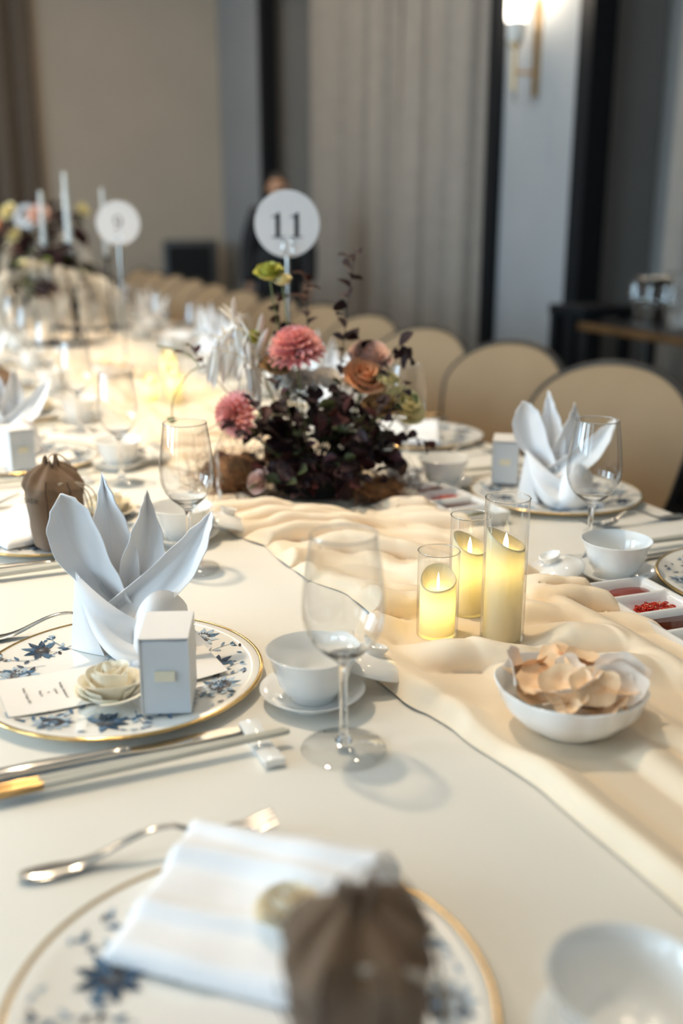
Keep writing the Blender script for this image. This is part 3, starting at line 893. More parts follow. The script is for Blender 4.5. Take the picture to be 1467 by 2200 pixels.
# napkin folded flat into a pocket, pleats along x
def flat_napkin():
    Lx, Ly = 0.150, 0.128
    def top(x, y):
        v = y / Ly + 0.5
        h = 0.013
        for c, a in ((0.30, 0.006), (0.58, 0.0085), (0.80, 0.004)):
            k = (v - c + 0.05 * math.sin(x * 22 + c * 9)) / 0.035
            h += a * (1 / (1 + math.exp(-max(-30, min(30, k * 2.2)))))
            h += 0.0030 * math.exp(-(k - 0.8) ** 2 / 2)
        h -= 0.008 * smooth01((v - 0.80) / 0.2)
        h += 0.002 * noise.noise(Vector((x * 25, y * 25, 0))) + 0.006 * smooth01((x / Lx + 0.25) / 0.75) * v
        return h
    n, m = 48, 44
    def fn(u, v):
        x, y = (u - 0.5) * Lx, (v - 0.5) * Ly
        e = min(min(u, 1 - u) / 0.06, min(v, 1 - v) / 0.06)
        return (x, y, top(x, y) * (0.45 + 0.55 * smooth01(min(1, e)) ** 0.5) )
    mb = MB()
    P = [[Vector(fn(i / n, j / m)) for j in range(m + 1)] for i in range(n + 1)]
    vs = [p for r in P for p in r]; W = m + 1
    fs = [(i * W + j, (i + 1) * W + j, (i + 1) * W + j + 1, i * W + j + 1) for i in range(n) for j in range(m)]
    bd = [(i, 0) for i in range(n)] + [(n, j) for j in range(m)] + [(i, m) for i in range(n, 0, -1)] + [(0, j) for j in range(m, 0, -1)]
    o = len(vs)
    for i, j in bd:
        p = P[i][j]; vs.append(Vector((p.x * 0.985, p.y * 0.985, 0.0)))
    k = len(bd)
    for q in range(k):
        a, b = bd[q], bd[(q + 1) % k]
        fs.append((a[0] * W + a[1], b[0] * W + b[1], o + (q + 1) % k, o + q))
    fs.append(tuple(range(o + k - 1, o - 1, -1)))
    mb.add(vs, fs)
    return mb.mesh('folded_napkin', 'napkin_cotton', angle=80)
ME['flat_napkin'] = flat_napkin()

# satin rose of overlapping folded petals
def rose_petals(R, H, m, counts=((3, 0.20, 0.92), (3, 0.42, 1.0), (4, 0.68, 0.86), (5, 1.0, 0.56)), nu=8, nv=6, flare=0.25):
    out = []
    a0 = 0.4
    for ring, (cnt, rf, hf) in enumerate(counts):
        for i in range(cnt):
            span = 2 * PI / cnt * (1.55 if cnt > 3 else 1.35)
            jit = 0.10 * math.sin(7.3 * (i + 1) * (ring + 1.7))
            fi = a0 + i * 2 * PI / cnt
            def fn(u, v, fi=fi + jit * 2, span=span, rf=rf * (1 + jit), hf=hf * (1 - jit), ring=ring, i=i):
                s = 2 * u - 1
                a = fi + s * span / 2
                bul = 0.55 + 0.45 * math.sin(v * PI * 0.62)
                r = R * rf * bul + R * flare * rf * max(0, v - 0.72) * 2.2 * (1 - 0.3 * s * s) + 0.0016 * s
                z = H * (hf * v * (1 - 0.20 * s * s) + 0.02) - H * 0.10 * max(0, v - 0.85) * ring
                return (r * math.cos(a), r * math.sin(a), z)
            out.append(MB().surf(fn, nu, nv, thick=R * 0.02).mesh('petal', m, angle=80))
        a0 += 0.7
    return out
ME['satin_rose'] = rose_petals(0.034, 0.048, 'satin', ((2, 0.20, 1.0), (3, 0.40, 1.0), (3, 0.66, 0.90), (4, 0.95, 0.66), (4, 1.08, 0.42)), nu=10, nv=8, flare=0.35)
ME['rose_core'] = MB().lathe([(0, 0.0), (0.014, 0.001), (0.012, 0.012), (0.006, 0.034), (0.0035, 0.038), (0, 0.038)], 16).mesh('core', 'satin')

# gift box
def box_parts():
    b = MB().box((0, 0, 0.0405), (0.048, 0.072, 0.081)).mesh('box_body', 'box_card_shade', bevel=0.0007, seg=1)
    sl = MB()
    t = 0.0012
    X, Y, Z = 0.0505, 0.0745, 0.0845
    sl.box((0, 0, Z - t / 2), (X, Y, t)); sl.box((-X / 2 + t / 2, 0, Z / 2), (t, Y, Z - t)); sl.box((X / 2 - t / 2, 0, Z / 2), (t, Y, Z - t))
    sleeve = sl.mesh('sleeve', 'box_lid', smooth=False)
    tab = MB().box((0, -0.0375, 0.043), (0.0205, 0.0016, 0.0115)).mesh('ribbon_tab', 'cream_ribbon', smooth=False)
    return b, sleeve, tab
ME['box_body'], ME['box_sleeve'], ME['box_tab'] = box_parts()

# burlap drawstring pouch
def pouch_r(a, t):
    sq = (abs(math.cos(a)) ** 3.2 + abs(math.sin(a)) ** 3.2) ** (-1 / 3.2)
    r = interp([(0, 0.028), (0.05, 0.034), (0.25, 0.039), (0.55, 0.0425), (0.74, 0.0435), (0.84, 0.037), (0.92, 0.025), (1, 0.012)], t)
    r *= lerp(sq, 1.0, smooth01((t - 0.7) / 0.25)) * 0.97
    pl = smooth01((t - 0.60) / 0.28)
    r *= 1 + 0.17 * pl * math.sin(9 * a + 1.5 * math.sin(2 * a)) + 0.03 * math.sin(3 * a + 5 * t) + 0.02 * math.sin(5 * a - 8 * t)
    return r
def pouch_pt(a, t, k=1.0):
    r = pouch_r(a, t) * k
    z = 0.135 * (t if t < 0.9 else 0.9 + (t - 0.9) * 0.7) + 0.006 * math.sin(2 * a + 1) * smooth01((t - 0.5) / 0.4)
    if t < 0.06: z = 0.135 * t * (0.4 + 0.6 * t / 0.06)
    return (r * math.cos(a), r * math.sin(a), z)
def pouch_parts():
    mb = MB()
    n, m = 72, 36
    vs = [pouch_pt(2 * PI * i / n, j / m) for j in range(m + 1) for i in range(n)]
    fs = [(j * n + i, j * n + (i + 1) % n, (j + 1) * n + (i + 1) % n, (j + 1) * n + i) for j in range(m) for i in range(n)]
    fs.append(tuple(range(n - 1, -1, -1)))
    mb.add(vs, fs)
    # gathered mouth turning back into the neck
    def fn(u, v):
        a = 2 * PI * u
        r = lerp(pouch_r(a, 1.0), 0.003, v)
        z = pouch_pt(a, 1.0)[2] + 0.010 * math.sin(v * PI) * (1 + 0.9 * math.sin(9 * a + 1.5 * math.sin(2 * a))) - 0.014 * v
        return (r * math.cos(a), r * math.sin(a), z)
    mb.surf(fn, n, 5)
    body = mb.mesh('sack', 'burlap', angle=70)
    seams = [MB().tube([pouch_pt(a, t / 20, 1.004) for t in range(1, 18)], 0.0009, 6).mesh('seam', 'burlap_seam') for a in (-2.05, -1.25, 1.0, 2.2)]
    z = 0.112
    cords = []
    for w_ in (0, 1):
        P = []
        for i in range(25):
            t = i / 24
            P.append(bez((0.0, -0.030, 0.104 + 0.003 * w_), (0.05 + 0.01 * w_, -0.045, 0.118), (0.062 + 0.012 * w_, -0.01, 0.06), (0.050 + 0.006 * w_, -0.006, 0.028), t))
        cords.append(MB().tube(P, 0.0012, 6).mesh('cord', 'cotton_cord'))
    P = [bez((-0.008, 0.004, 0.124), (-0.004, 0.012, 0.165), (0.050, 0.022, 0.150), (0.057, 0.004, 0.030), i / 28) for i in range(29)]
    cords.append(MB().tube(P, 0.0012, 6).mesh('cord', 'cotton_cord'))
    ring = MB().tube([Vector((0.0265 * math.cos(2 * PI * i / 40), 0.0265 * math.sin(2 * PI * i / 40), 0.1235)) for i in range(41)], 0.0012, 6).mesh('drawstring', 'cotton_cord')
    return body, seams, cords, ring
ME['pouch'] = pouch_parts()

def text(body, size, m, parent, loc, rot, align='CENTER', name='lettering'):
    c = bpy.data.curves.new(name, 'FONT')
    c.body = body; c.size = size; c.align_x = align; c.align_y = 'CENTER'
    c.extrude = 0.00006
    tmp = bpy.data.objects.new('tmp', c)
    COL.objects.link(tmp)
    bpy.context.view_layer.update()
    me = bpy.data.meshes.new_from_object(tmp.evaluated_get(bpy.context.evaluated_depsgraph_get()))
    bpy.data.objects.remove(tmp, do_unlink=True)
    me.name = name
    me.materials.clear(); me.materials.append(MAT[m])
    return obj(name, me, parent, loc, rot)

# ================================================================== PLACE SETTINGS
class Setting:
    def __init__(self, side, cx, cy, phrase, idx):
        self.s, self.cx, self.cy, self.ph, self.i = side, cx, cy, phrase, idx
        self.rz = rad(-90) if side == 'L' else rad(90)
    def at(self, xr, yf, z=0.0):
        if self.s == 'L': return (self.cx + yf, self.cy - xr, TZ + z)
        return (self.cx - yf, self.cy + xr, TZ + z)
    def ok(self, xr, yf, z=0.03, margin=70): return in_view(*self.at(xr, yf, z), margin)
def lab(desc, s): return desc + ' ' + s.ph

def put_plate(s):
    t = thing('charger_plate', lab('gilt-rimmed blue floral charger plate', s), 'plate', s.at(0, 0, 0.0002), s.rz + s.i * 0.9, 'floral charger plates')
    obj('dish', ME['plate'], t); obj('gilt_rim', ME['rim'], t); obj('floral_print', ME['print'], t)
def put_glass(s, xr=0.240, yf=0.172):
    if not s.ok(xr, yf, 0.15): return
    wine_glass(lab('empty stemmed wine glass', s), s.at(xr, yf, 0.0005), 'wine glasses')
def put_bowl(s, xr=0.128, yf=0.182, lid=(-0.022, 0.078)):
    if not s.ok(xr, yf, 0.03): return
    x, y, z = s.at(xr, yf, 0.0003)
    a = tag(obj('saucer', ME['saucer'], None, (x, y, z)), lab('small white saucer under the tea bowl', s), 'saucer', 'saucers')
    b = tag(obj('tea_bowl', ME['bowl'], None, (x, y, z + 0.0062)), lab('white porcelain tea bowl', s), 'bowl', 'tea bowls')
    if lid:
        lx, ly, lz = s.at(xr + lid[0], yf + lid[1], 0.0105)
        d = Vector((x - lx, y - ly, 0)).normalized()
        q = Vector((0, 0, 1)).rotation_difference(Vector((-d.x * 0.32, -d.y * 0.32, 1)))
        o = obj('bowl_lid', ME['lid'], None, (lx, ly, lz + 0.004))
        o.rotation_euler = q.to_euler()
        tag(o, lab('white porcelain lid leaning on the saucer', s), 'lid', 'bowl lids')
def put_cutlery(s, fork=(-0.205, -0.125), forkrot=0.0, knife=0.168, chop=0.2025, y0=-0.145):
    if fork and s.ok(fork[0], fork[1] + 0.1):
        t = thing('dessert_fork', lab('polished silver fork beside the plate', s), 'fork', s.at(fork[0], fork[1], 0.001), s.rz + forkrot, 'forks')
        obj('fork_handle', ME['fork_handle'], t); obj('fork_head', ME['fork_head'], t)
        for me in ME['tines']: obj('tine', me, t)
    if s.ok(knife, 0.05):
        t = thing('table_knife', lab('silver table knife beside the chopsticks', s), 'knife', s.at(knife, y0 - 0.030, 0.0015), s.rz, 'knives')
        t.scale = (1, 1.25, 1)
        obj('knife_handle', ME['knife_handle'], t); obj('knife_blade', ME['knife_blade'], t)
        for k, side in ((0, 'inner'), (1, 'outer')):
            t = thing('chopstick', lab(side + ' ivory chopstick with brass cap', s), 'chopstick', s.at(chop + k * 0.0105, y0 - 0.026 + k * 0.003, 0.0105), s.rz + (0.012 if k else -0.012), 'chopsticks')
            t.rotation_euler.x = rad(0.9)
            t.scale = (1, 1.12, 1)
            obj('chopstick_shaft', ME['chopstick'], t); obj('chopstick_cap', ME['chop_cap'], t)
        r = obj('chopstick_rest', ME['rest'], None, s.at(chop + 0.002, y0 + 0.245, 0.0008), (0, 0, s.rz))
        tag(r, lab('white porcelain chopstick rest', s), 'chopstick rest', 'chopstick rests')
def put_fan(s, xy, rz, scale=1.0):
    t = thing('fan_napkin', lab('white napkin folded into an upright fan', s), 'napkin', (xy[0], xy[1], TZ + 0.0085), rz, 'fan-folded napkins')
    for nme, me in NAP: obj(nme, me, t, sc=scale)
def put_box(s, xy, rz):
    t = thing('gift_box', lab('white favour box with cream ribbon tab', s), 'box', (xy[0], xy[1], TZ + 0.0135), rz, 'favour boxes')
    obj('box_body', ME['box_body'], t); obj('sleeve', ME['box_sleeve'], t); obj('ribbon_tab', ME['box_tab'], t)
def put_rose(s, xy, rz=0, z=0.0088, sc=1.0):
    t = thing('satin_rose', lab('cream satin rose favour', s), 'fabric rose', (xy[0], xy[1], TZ + z), rz, 'satin roses')
    t.scale = (sc, sc, sc)
    obj('core', ME['rose_core'], t)
    for me in ME['satin_rose']: obj('petal', me, t)
def put_pouch(s, xy, rz, letter=True, sc=1.0):
    t = thing('burlap_pouch', lab('brown burlap drawstring pouch', s), 'pouch', (xy[0], xy[1], TZ + 0.0125), rz, 'burlap pouches')
    t.scale = (sc, sc, sc)
    body, seams, cords, ring = ME['pouch']
    b = obj('sack', body, t)
    for me in seams: obj('seam', me, b)
    for me in cords: obj('cord', me, t)
    if letter:
        a = -2.58
        p = Vector(pouch_pt(a, 0.62, 1.0)) + Vector((math.cos(a), math.sin(a), 0)) * 0.0012
        text('SATA', 0.011, 'burlap_seam', t, p, (rad(88), 0, a + PI / 2))
def put_flat(s, xy, rz, lift=0.0118, sc=1.0):
    o = obj('folded_napkin', ME['flat_napkin'], None, (xy[0], xy[1], TZ + lift), (0, 0, rz), sc)
    tag(o, lab('white napkin folded flat in pleats', s), 'napkin', 'flat-folded napkins')
def put_card(s, xr, yf, rot, L=0.24, W=0.095, text_=True):
    t = thing('menu_card', lab('white printed menu card lying flat', s), 'card', s.at(xr, yf, 0.0), s.rz + rot, 'menu cards')
    def fn(u, v):
        x, y = (u - 0.5) * W, (v - 0.5) * L
        r = math.hypot(x + xr, y + yf)
        return (x, y, max(plate_z(min(r, PR)), 0.0125) + 0.0012)
    obj('sheet', MB().surf(lambda u, v: ((u - .5) * W, (v - .5) * L, 0.0100 + 0.0042 * abs(2 * v - 1) ** 3), 4, 24, thick=0.0005).mesh('sheet', 'card_paper', smooth=True), t)
    if text_:
        z = 0.0108
        for body, y in (('Wedding Celebration of', -0.055), ('LJ Jinwei', -0.063), ('&', -0.071), ('Dong Lin', -0.079), ('Sunday, 13 August 2023', -0.094)):
            text(body, 0.0042, 'ink', t, (0.004, y, z + 0.0042 * abs(2 * y / L) ** 3), (0, 0, 0))
        # the small print, too fine to read
        mb = MB()
        rnd = random.Random(3)
        for y, x0, x1 in ((-0.029, -0.004, 0.006), (-0.035, -0.003, 0.005), (-0.019, -0.022, -0.004), (0.036, -0.034, -0.004), (0.041, -0.036, -0.010), (0.0465, -0.036, -0.006), (0.052, -0.034, -0.016)):
            x = x0
            while x < x1:
                w_ = rnd.uniform(0.0008, 0.0026)
                mb.box((x + w_ / 2, y, z + 0.00045 * 0), (w_, 0.0011, 0.0002)); x += w_ + 0.0006
        obj('small_print', mb.mesh('small_print', 'ink', smooth=False), t, (0, 0, 0.0002))

ORDL = ['first', 'second', 'third', 'fourth', 'fifth', 'sixth', 'seventh', 'eighth', 'ninth', 'tenth', 'eleventh']
LY = [0.515, 1.052, 1.660, 2.215] + [2.215 + 0.56 * k for k in range(1, 9)]
RY = [1.000, 1.530, 2.110, 2.690] + [2.690 + 0.57 * k for k in range(1, 9)]
for i, cy in enumerate(LY[:10]):
    s = Setting('L', (0.150, 0.165)[min(i, 1)] if i < 2 else 0.172, cy, 'at the %s setting from the camera, near side' % ORDL[i], i)
    if i < 2 or s.ok(0.05, 0.12, 0.0, 40): put_plate(s)
    put_glass(s, *((0.300, 0.33) if i == 0 else (0.239, 0.174) if i == 1 else (0.264, 0.161)))  if i else None
    if i == 0:
        put_bowl(s, 0.120, 0.203, lid=None)
        put_cutlery(s, (-0.206, -0.127), -0.06)
    else:
        put_bowl(s, *((0.130, 0.183) if i == 1 else (0.128, 0.182)), lid=(-0.022, 0.078) if i < 4 else None)
        put_cutlery(s, (-0.172, -0.155) if i == 1 else (-0.2, -0.14))
    if i % 2 == 0:
        if i == 0:
            put_flat(s, (0.180, 0.590), rad(-41), sc=1.15); put_pouch(s, (0.190, 0.436), rad(-20), sc=0.95); put_rose(s, (0.190, 0.556), 0.4, 0.034, 0.55)
            put_card(s, 0.03, -0.02, 0.05)
        elif s.ok(0, 0, 0.05, 30):
            put_flat(s, (s.cx - 0.055, s.cy - 0.01), rad(-70))
            put_pouch(s, (s.cx - 0.014, s.cy - 0.112), rad(8), i < 4)
            put_rose(s, (s.cx + 0.09, s.cy + 0.03), 0.9)
    else:
        if i == 1:
            put_fan(s, (0.200, 1.117), rad(-10)); put_box(s, (0.201, 0.962), rad(-19)); put_rose(s, (0.142, 0.985), 0.5, 0.0125, 0.86)
            put_card(s, 0.012, -0.012, 0.09)
        elif s.ok(0, 0, 0.05, 30):
            put_fan(s, (s.cx - 0.02, s.cy + 0.055), rad(-5)); put_box(s, (s.cx - 0.02, s.cy - 0.095), rad(12))
            if i < 5: put_card(s, 0.02, -0.02, 0.06, text_=False)
for i, cy in enumerate(RY[:10]):
    s = Setting('R', 1.080 if i == 0 else 1.072, cy, 'at the %s setting from the camera, chair side' % ORDL[i], i)
    if s.ok(0.05, 0.14, 0.0, 20): put_plate(s)
    put_glass(s, 0.185 if i == 0 else 0.30, 0.183 if i == 0 else 0.168)
    put_bowl(s, *((0.115, 0.187) if i == 0 else (0.145, 0.162)), lid=(0.024, 0.088) if i == 0 else (0.012, 0.092) if i == 1 else None)
    put_cutlery(s, (-0.2, -0.13))
    if i == 0: continue
    if i % 2:
        put_fan(s, (1.045, cy - 0.055), rad(-30), 0.95); put_box(s, (1.030, cy + 0.112), rad(-34))
    else:
        put_flat(s, (1.035, cy - 0.03), rad(-28))

# ================================================================== LED CANDLES IN GLASS CYLINDERS
def candle(x, y, r, hw, hg, rot, desc, z0=0.0014, watts=0.055):
    cyl = thing('glass_cylinder', None, None, (x, y, TZ + z0))
    obj('wall', MB().lathe([(r, 0.001), (r, hg * 0.5), (r, hg)], 48).mesh('wall', 'clear_glass', angle=50), cyl)
    obj('base', MB().lathe([(0, 0.0), (r, 0.0), (r, 0.0012), (0, 0.0012)], 48).mesh('base', 'clear_glass', angle=50), cyl)
    obj('rim', MB().lathe([(r, hg - 0.0006), (r + 0.0006, hg + 0.0003), (r, hg + 0.0010), (r - 0.0010, hg + 0.0008), (r - 0.0012, hg), (r, hg - 0.0006)], 48).mesh('rim', 'glass', angle=180), cyl)
    tag(cyl, 'clear glass cylinder around ' + desc, 'candle holder', 'glass candle cylinders')
    t = thing('led_candle', desc, 'candle', (x, y, TZ + z0 + 0.003), rot, 'flameless pillar candles')
    rw = r - 0.0036
    def topz(a): return hw - 0.010 + 0.011 * math.cos(a) + 0.0015 * math.sin(2 * a + 1)
    n = 48
    mb = MB()
    vs, fs = [], []
    rows = 14
    for j in range(rows + 1):
        for i in range(n):
            a = 2 * PI * i / n
            vs.append((rw * math.cos(a), rw * math.sin(a), topz(a) * j / rows))
    for j in range(rows):
        for i in range(n):
            fs.append((j * n + i, j * n + (i + 1) % n, (j + 1) * n + (i + 1) % n, (j + 1) * n + i))
    # rolled lip and dished floor
    prev = rows
    for k, (f, dz) in enumerate(((0.965, 0.0012), (0.90, 0.0), (0.80, -0.006), (0.60, -0.011), (0.35, -0.013), (0.12, -0.0135))):
        for i in range(n):
            a = 2 * PI * i / n
            zz = lerp(hw - 0.010, topz(a), smooth01((f - 0.3) / 0.6)) + dz
            vs.append((rw * f * math.cos(a), rw * f * math.sin(a), zz))
        for i in range(n):
            fs.append(((rows + k) * n + i, (rows + k) * n + (i + 1) % n, (rows + k + 1) * n + (i + 1) % n, (rows + k + 1) * n + i))
    fs.append(tuple(range(len(vs) - n, len(vs))))
    mb.add(vs, fs)
    obj('wax', mb.mesh('wax', 'wax', angle=80), t)
    fl = MB().lathe([(0, 0), (0.0028, 0.002), (0.0036, 0.007), (0.0030, 0.014), (0.0012, 0.021), (0, 0.024)], 14, fr=lambda a, q, z: (q * (1 - 0.45 * abs(math.sin(a))), z))
    obj('flame', fl.mesh('flame', 'flame_glow'), t, (0, 0, hw - 0.0245))
    ld = bpy.data.lights.new('candle_light', 'POINT'); ld.energy = watts; ld.color = (1.0, 0.80, 0.28); ld.shadow_soft_size = 0.005
    obj('candle_light', ld, t, (0, 0, hw - 0.042))
candle(0.559, 1.034, 0.0262, 0.080, 0.110, rad(60), 'the shortest lit pillar candle of the front trio', watts=0.17)
candle(0.632, 1.085, 0.0262, 0.102, 0.134, rad(120), 'the middle lit pillar candle of the front trio', watts=0.12)
candle(0.627, 0.990, 0.0272, 0.136, 0.182, rad(140), 'the tallest lit pillar candle of the front trio', watts=0.075)
candle(0.585, 2.860, 0.0262, 0.080, 0.110, rad(60), 'the shortest lit pillar candle of the trio beyond the flowers', watts=0.25)
candle(0.655, 2.910, 0.0262, 0.140, 0.180, rad(120), 'the tallest lit pillar candle of the trio beyond the flowers', watts=0.25)
candle(0.645, 2.810, 0.0262, 0.102, 0.134, rad(140), 'the middle lit pillar candle of the trio beyond the flowers', watts=0.25)

# ================================================================== PRAWN CRACKERS
def lobes(a, r, z): return r * (1 + 0.035 * abs(math.cos(4.5 * a)) * min(1, z / 0.03)), z + 0.0025 * abs(math.cos(4.5 * a)) * (1 if z > 0.04 else 0)
ME['cracker_bowl'] = MB().lathe([(0, 0.003), (0.030, 0.003), (0.031, 0.0), (0.036, 0.0), (0.040, 0.004), (0.058, 0.017), (0.070, 0.033), (0.0755, 0.050), (0.0745, 0.051), (0.0735, 0.050), (0.068, 0.034), (0.056, 0.019), (0.038, 0.0075), (0, 0.006)], 90, fr=lobes).mesh('cracker_bowl', 'porcelain', angle=50)
def cracker_mesh(seed, m):
    rnd = random.Random(seed)
    p = [rnd.uniform(0, 6.28) for _ in range(5)]
    c1, c2 = rnd.uniform(0.3, 1.0), rnd.uniform(-0.4, 0.6)
    R0 = rnd.uniform(0.020, 0.027)
    mb = MB()
    n, k = 28, 6
    vs, fs = [(0, 0, 0)], []
    def z(x, y):
        return (c1 * x * x + c2 * y * y) * 18 + 0.0010 * math.sin(x * 260 + p[0]) * math.cos(y * 240 + p[1]) + 0.0015 * noise.noise(Vector((x * 90, y * 90, seed)))
    vs[0] = (0, 0, z(0, 0))
    for j in range(1, k + 1):
        for i in range(n):
            a = 2 * PI * i / n
            r = R0 * j / k * (1 + 0.10 * math.sin(2 * a + p[2]) + 0.06 * math.sin(5 * a + p[3]) + 0.03 * math.sin(9 * a + p[4]))
            x, y = r * math.cos(a), r * math.sin(a) * 0.85
            vs.append((x, y, z(x, y)))
    for i in range(n): fs.append((0, 1 + i, 1 + (i + 1) % n))
    for j in range(k - 1):
        for i in range(n):
            fs.append((1 + j * n + i, 1 + j * n + (i + 1) % n, 1 + (j + 1) * n + (i + 1) % n, 1 + (j + 1) * n + i))
    mb.add(vs, fs)
    return mb.mesh('prawn_cracker', m, angle=80)
ME['crackers'] = [cracker_mesh(k, 'cracker' if k % 5 < 3 else 'cracker_pale') for k in range(9)]
def crackers(cx, cy, z0, count, where, seed):
    b = obj('cracker_bowl', ME['cracker_bowl'], None, (cx, cy, TZ + z0), (0, 0, rad(25)))
    tag(b, 'lobed white bowl of prawn crackers ' + where, 'bowl', 'cracker bowls')
    rnd = random.Random(seed)
    for k in range(count):
        lvl = k / count
        a = k * 2.4
        r = (0.046 * math.sqrt(rnd.random()) + 0.004) * lerp(0.85, 0.95, lvl)
        z = lerp(0.028, 0.058, lvl) + 0.010 * (1 - r / 0.05)
        o = obj('prawn_cracker', ME['crackers'][rnd.randrange(9)], None, (cx + r * math.cos(a), cy + r * math.sin(a), TZ + z0 + z),
                (rnd.uniform(-0.5, 0.5) if lvl < 0.8 else rnd.uniform(-1.0, 1.0), rnd.uniform(-0.4, 0.4), rnd.uniform(0, 6.28)))
        tag(o, 'thin curled peach prawn cracker piled in the bowl ' + where, 'cracker', 'prawn crackers ' + where)
    if count > 20:
        for k, (dx, dy, dz, rx, rz) in enumerate(((-0.050, 0.030, 0.064, 1.35, 0.9), (0.030, -0.036, 0.060, 1.15, -0.45), (0.040, -0.028, 0.063, 1.25, -0.5), (0.020, -0.034, 0.058, 1.10, -0.4), (0.048, -0.018, 0.060, 1.1, -0.6))):
            o = obj('prawn_cracker', ME['crackers'][(3, 4, 8, 3, 4)[k]], None, (cx + dx, cy + dy, TZ + z0 + dz), (rx, 0, rz))
            tag(o, 'pale cracker standing on edge in the bowl ' + where, 'cracker', 'upright crackers')
crackers(0.570, 0.765, 0.0014, 38, 'in front of the front candles', 4)
crackers(0.570, 3.35, 0.0014, 10, 'between the two table signs', 5)

# ================================================================== SAUCE TRAYS
def tray(x, y, rz, where, n=4):
    t = thing('sauce_tray', 'white four-section porcelain sauce tray ' + where, 'sauce tray', (x, y, TZ + 0.0006), rz)
    W, L, H = 0.094, 0.236, 0.022
    mb = MB()
    # solid shell with four dished wells: height field over the top
    nu, nv = 30, 96
    def fn(u, v):
        X, Y = (u - 0.5) * W, (v - 0.5) * L
        cell = (v * n) % 1.0
        ex = min(u, 1 - u) * W
        ey = min(cell, 1 - cell) * L / n
        d = min(ex - 0.004, ey - 0.0025)
        return (X, Y, H - 0.0155 * smooth01(d / 0.010))
    mb.surf(fn, nu, nv)
    P = [(-W / 2, -L / 2), (W / 2, -L / 2), (W / 2, L / 2), (-W / 2, L / 2)]
    q = [(p[0] * 0.93, p[1] * 0.97) for p in P]
    vs = [(a, b, H) for a, b in P] + [(a, b, 0) for a, b in q]
    mb.add(vs, [(0, 1, 5, 4), (1, 2, 6, 5), (2, 3, 7, 6), (3, 0, 4, 7), (7, 6, 5, 4)])
    obj('dish', mb.mesh('dish', 'porcelain', angle=35), t)
    c = L / n
    def yc(k): return L / 2 - c * (k + 0.5)
    def pool(k, m, nm, rx, ry, h):
        b = MB()
        def pf(a, r, z): return r * (1 + 0.06 * math.sin(3 * a + k)), z
        b.lathe([(0, h), (0.5, h), (0.85, h * 0.9), (0.97, h * 0.6), (1.0, 0.0)], 40, fr=pf)
        o = obj(nm, b.mesh(nm, m, angle=80), t, (0.004, yc(k), 0.0068), sc=(rx, ry, 1))
        return o
    pool(0, 'chili_sauce', 'chili_sauce', 0.035, 0.0215, 0.0075)
    pool(1, 'chili_red', 'chili_juice', 0.032, 0.020, 0.004)
    rnd = random.Random(int(y * 1000))
    cut, seeds = MB(), MB()
    for i in range(46):
        a, r = rnd.uniform(0, 6.28), math.sqrt(rnd.random())
        M = Matrix.Translation((0.004 + 0.029 * r * math.cos(a), yc(1) + 0.018 * r * math.sin(a), 0.0085 + 0.006 * (1 - r) + rnd.uniform(0, 0.004))) @ Matrix.Rotation(rnd.uniform(0, 6), 4, 'Z') @ Matrix.Rotation(rnd.uniform(-0.9, 0.9), 4, 'X')
        cut.tube([(0.0042 * math.cos(w_), 0.0036 * math.sin(w_), 0) for w_ in [k * 0.55 for k in range(9)]], 0.0011, 5, M=M)
        if i % 2:
            seeds.lathe([(0, -0.0005), (0.0012, 0), (0, 0.0005)], 7, M=M @ Matrix.Translation((0, 0, 0.0015)))
    tag(obj('cut_chili', cut.mesh('cut_chili', 'chili_red', angle=80), t), 'sliced red chili', kind='stuff')
    tag(obj('chili_seeds', seeds.mesh('chili_seeds', 'chili_seed', angle=80), t), 'pale chili seeds', kind='stuff')
    b = MB()
    b.box((0, 0, 0), (W - 0.014, c - 0.010, 0.008))
    obj('soy_sauce', b.mesh('soy_sauce', 'soy_sauce', bevel=0.002), t, (0, yc(2), 0.0105))
    g = MB()
    for i in range(26):
        a, r = rnd.uniform(0, 6.28), math.sqrt(rnd.random())
        M = Matrix.Translation((0.004 + 0.024 * r * math.cos(a), yc(3) + 0.014 * r * math.sin(a), 0.010 + 0.006 * (1 - r))) @ Matrix.Rotation(rnd.uniform(0, 6), 4, 'Z') @ Matrix.Rotation(rnd.uniform(-0.9, 0.9), 4, 'X')
        g.tube([(0.0048 * math.cos(w_), 0.0042 * math.sin(w_), 0) for w_ in [k * 0.6 for k in range(9)]], 0.0014, 5, M=M)
    tag(obj('pickled_chili', g.mesh('pickled_chili', 'green_chili', angle=80), t), 'pickled green chili rings', kind='stuff')
tray(0.846, 0.945, rad(-3), 'beside the front candles')
tray(0.850, 1.530, rad(3), 'behind the tall candle, beside the flowers')

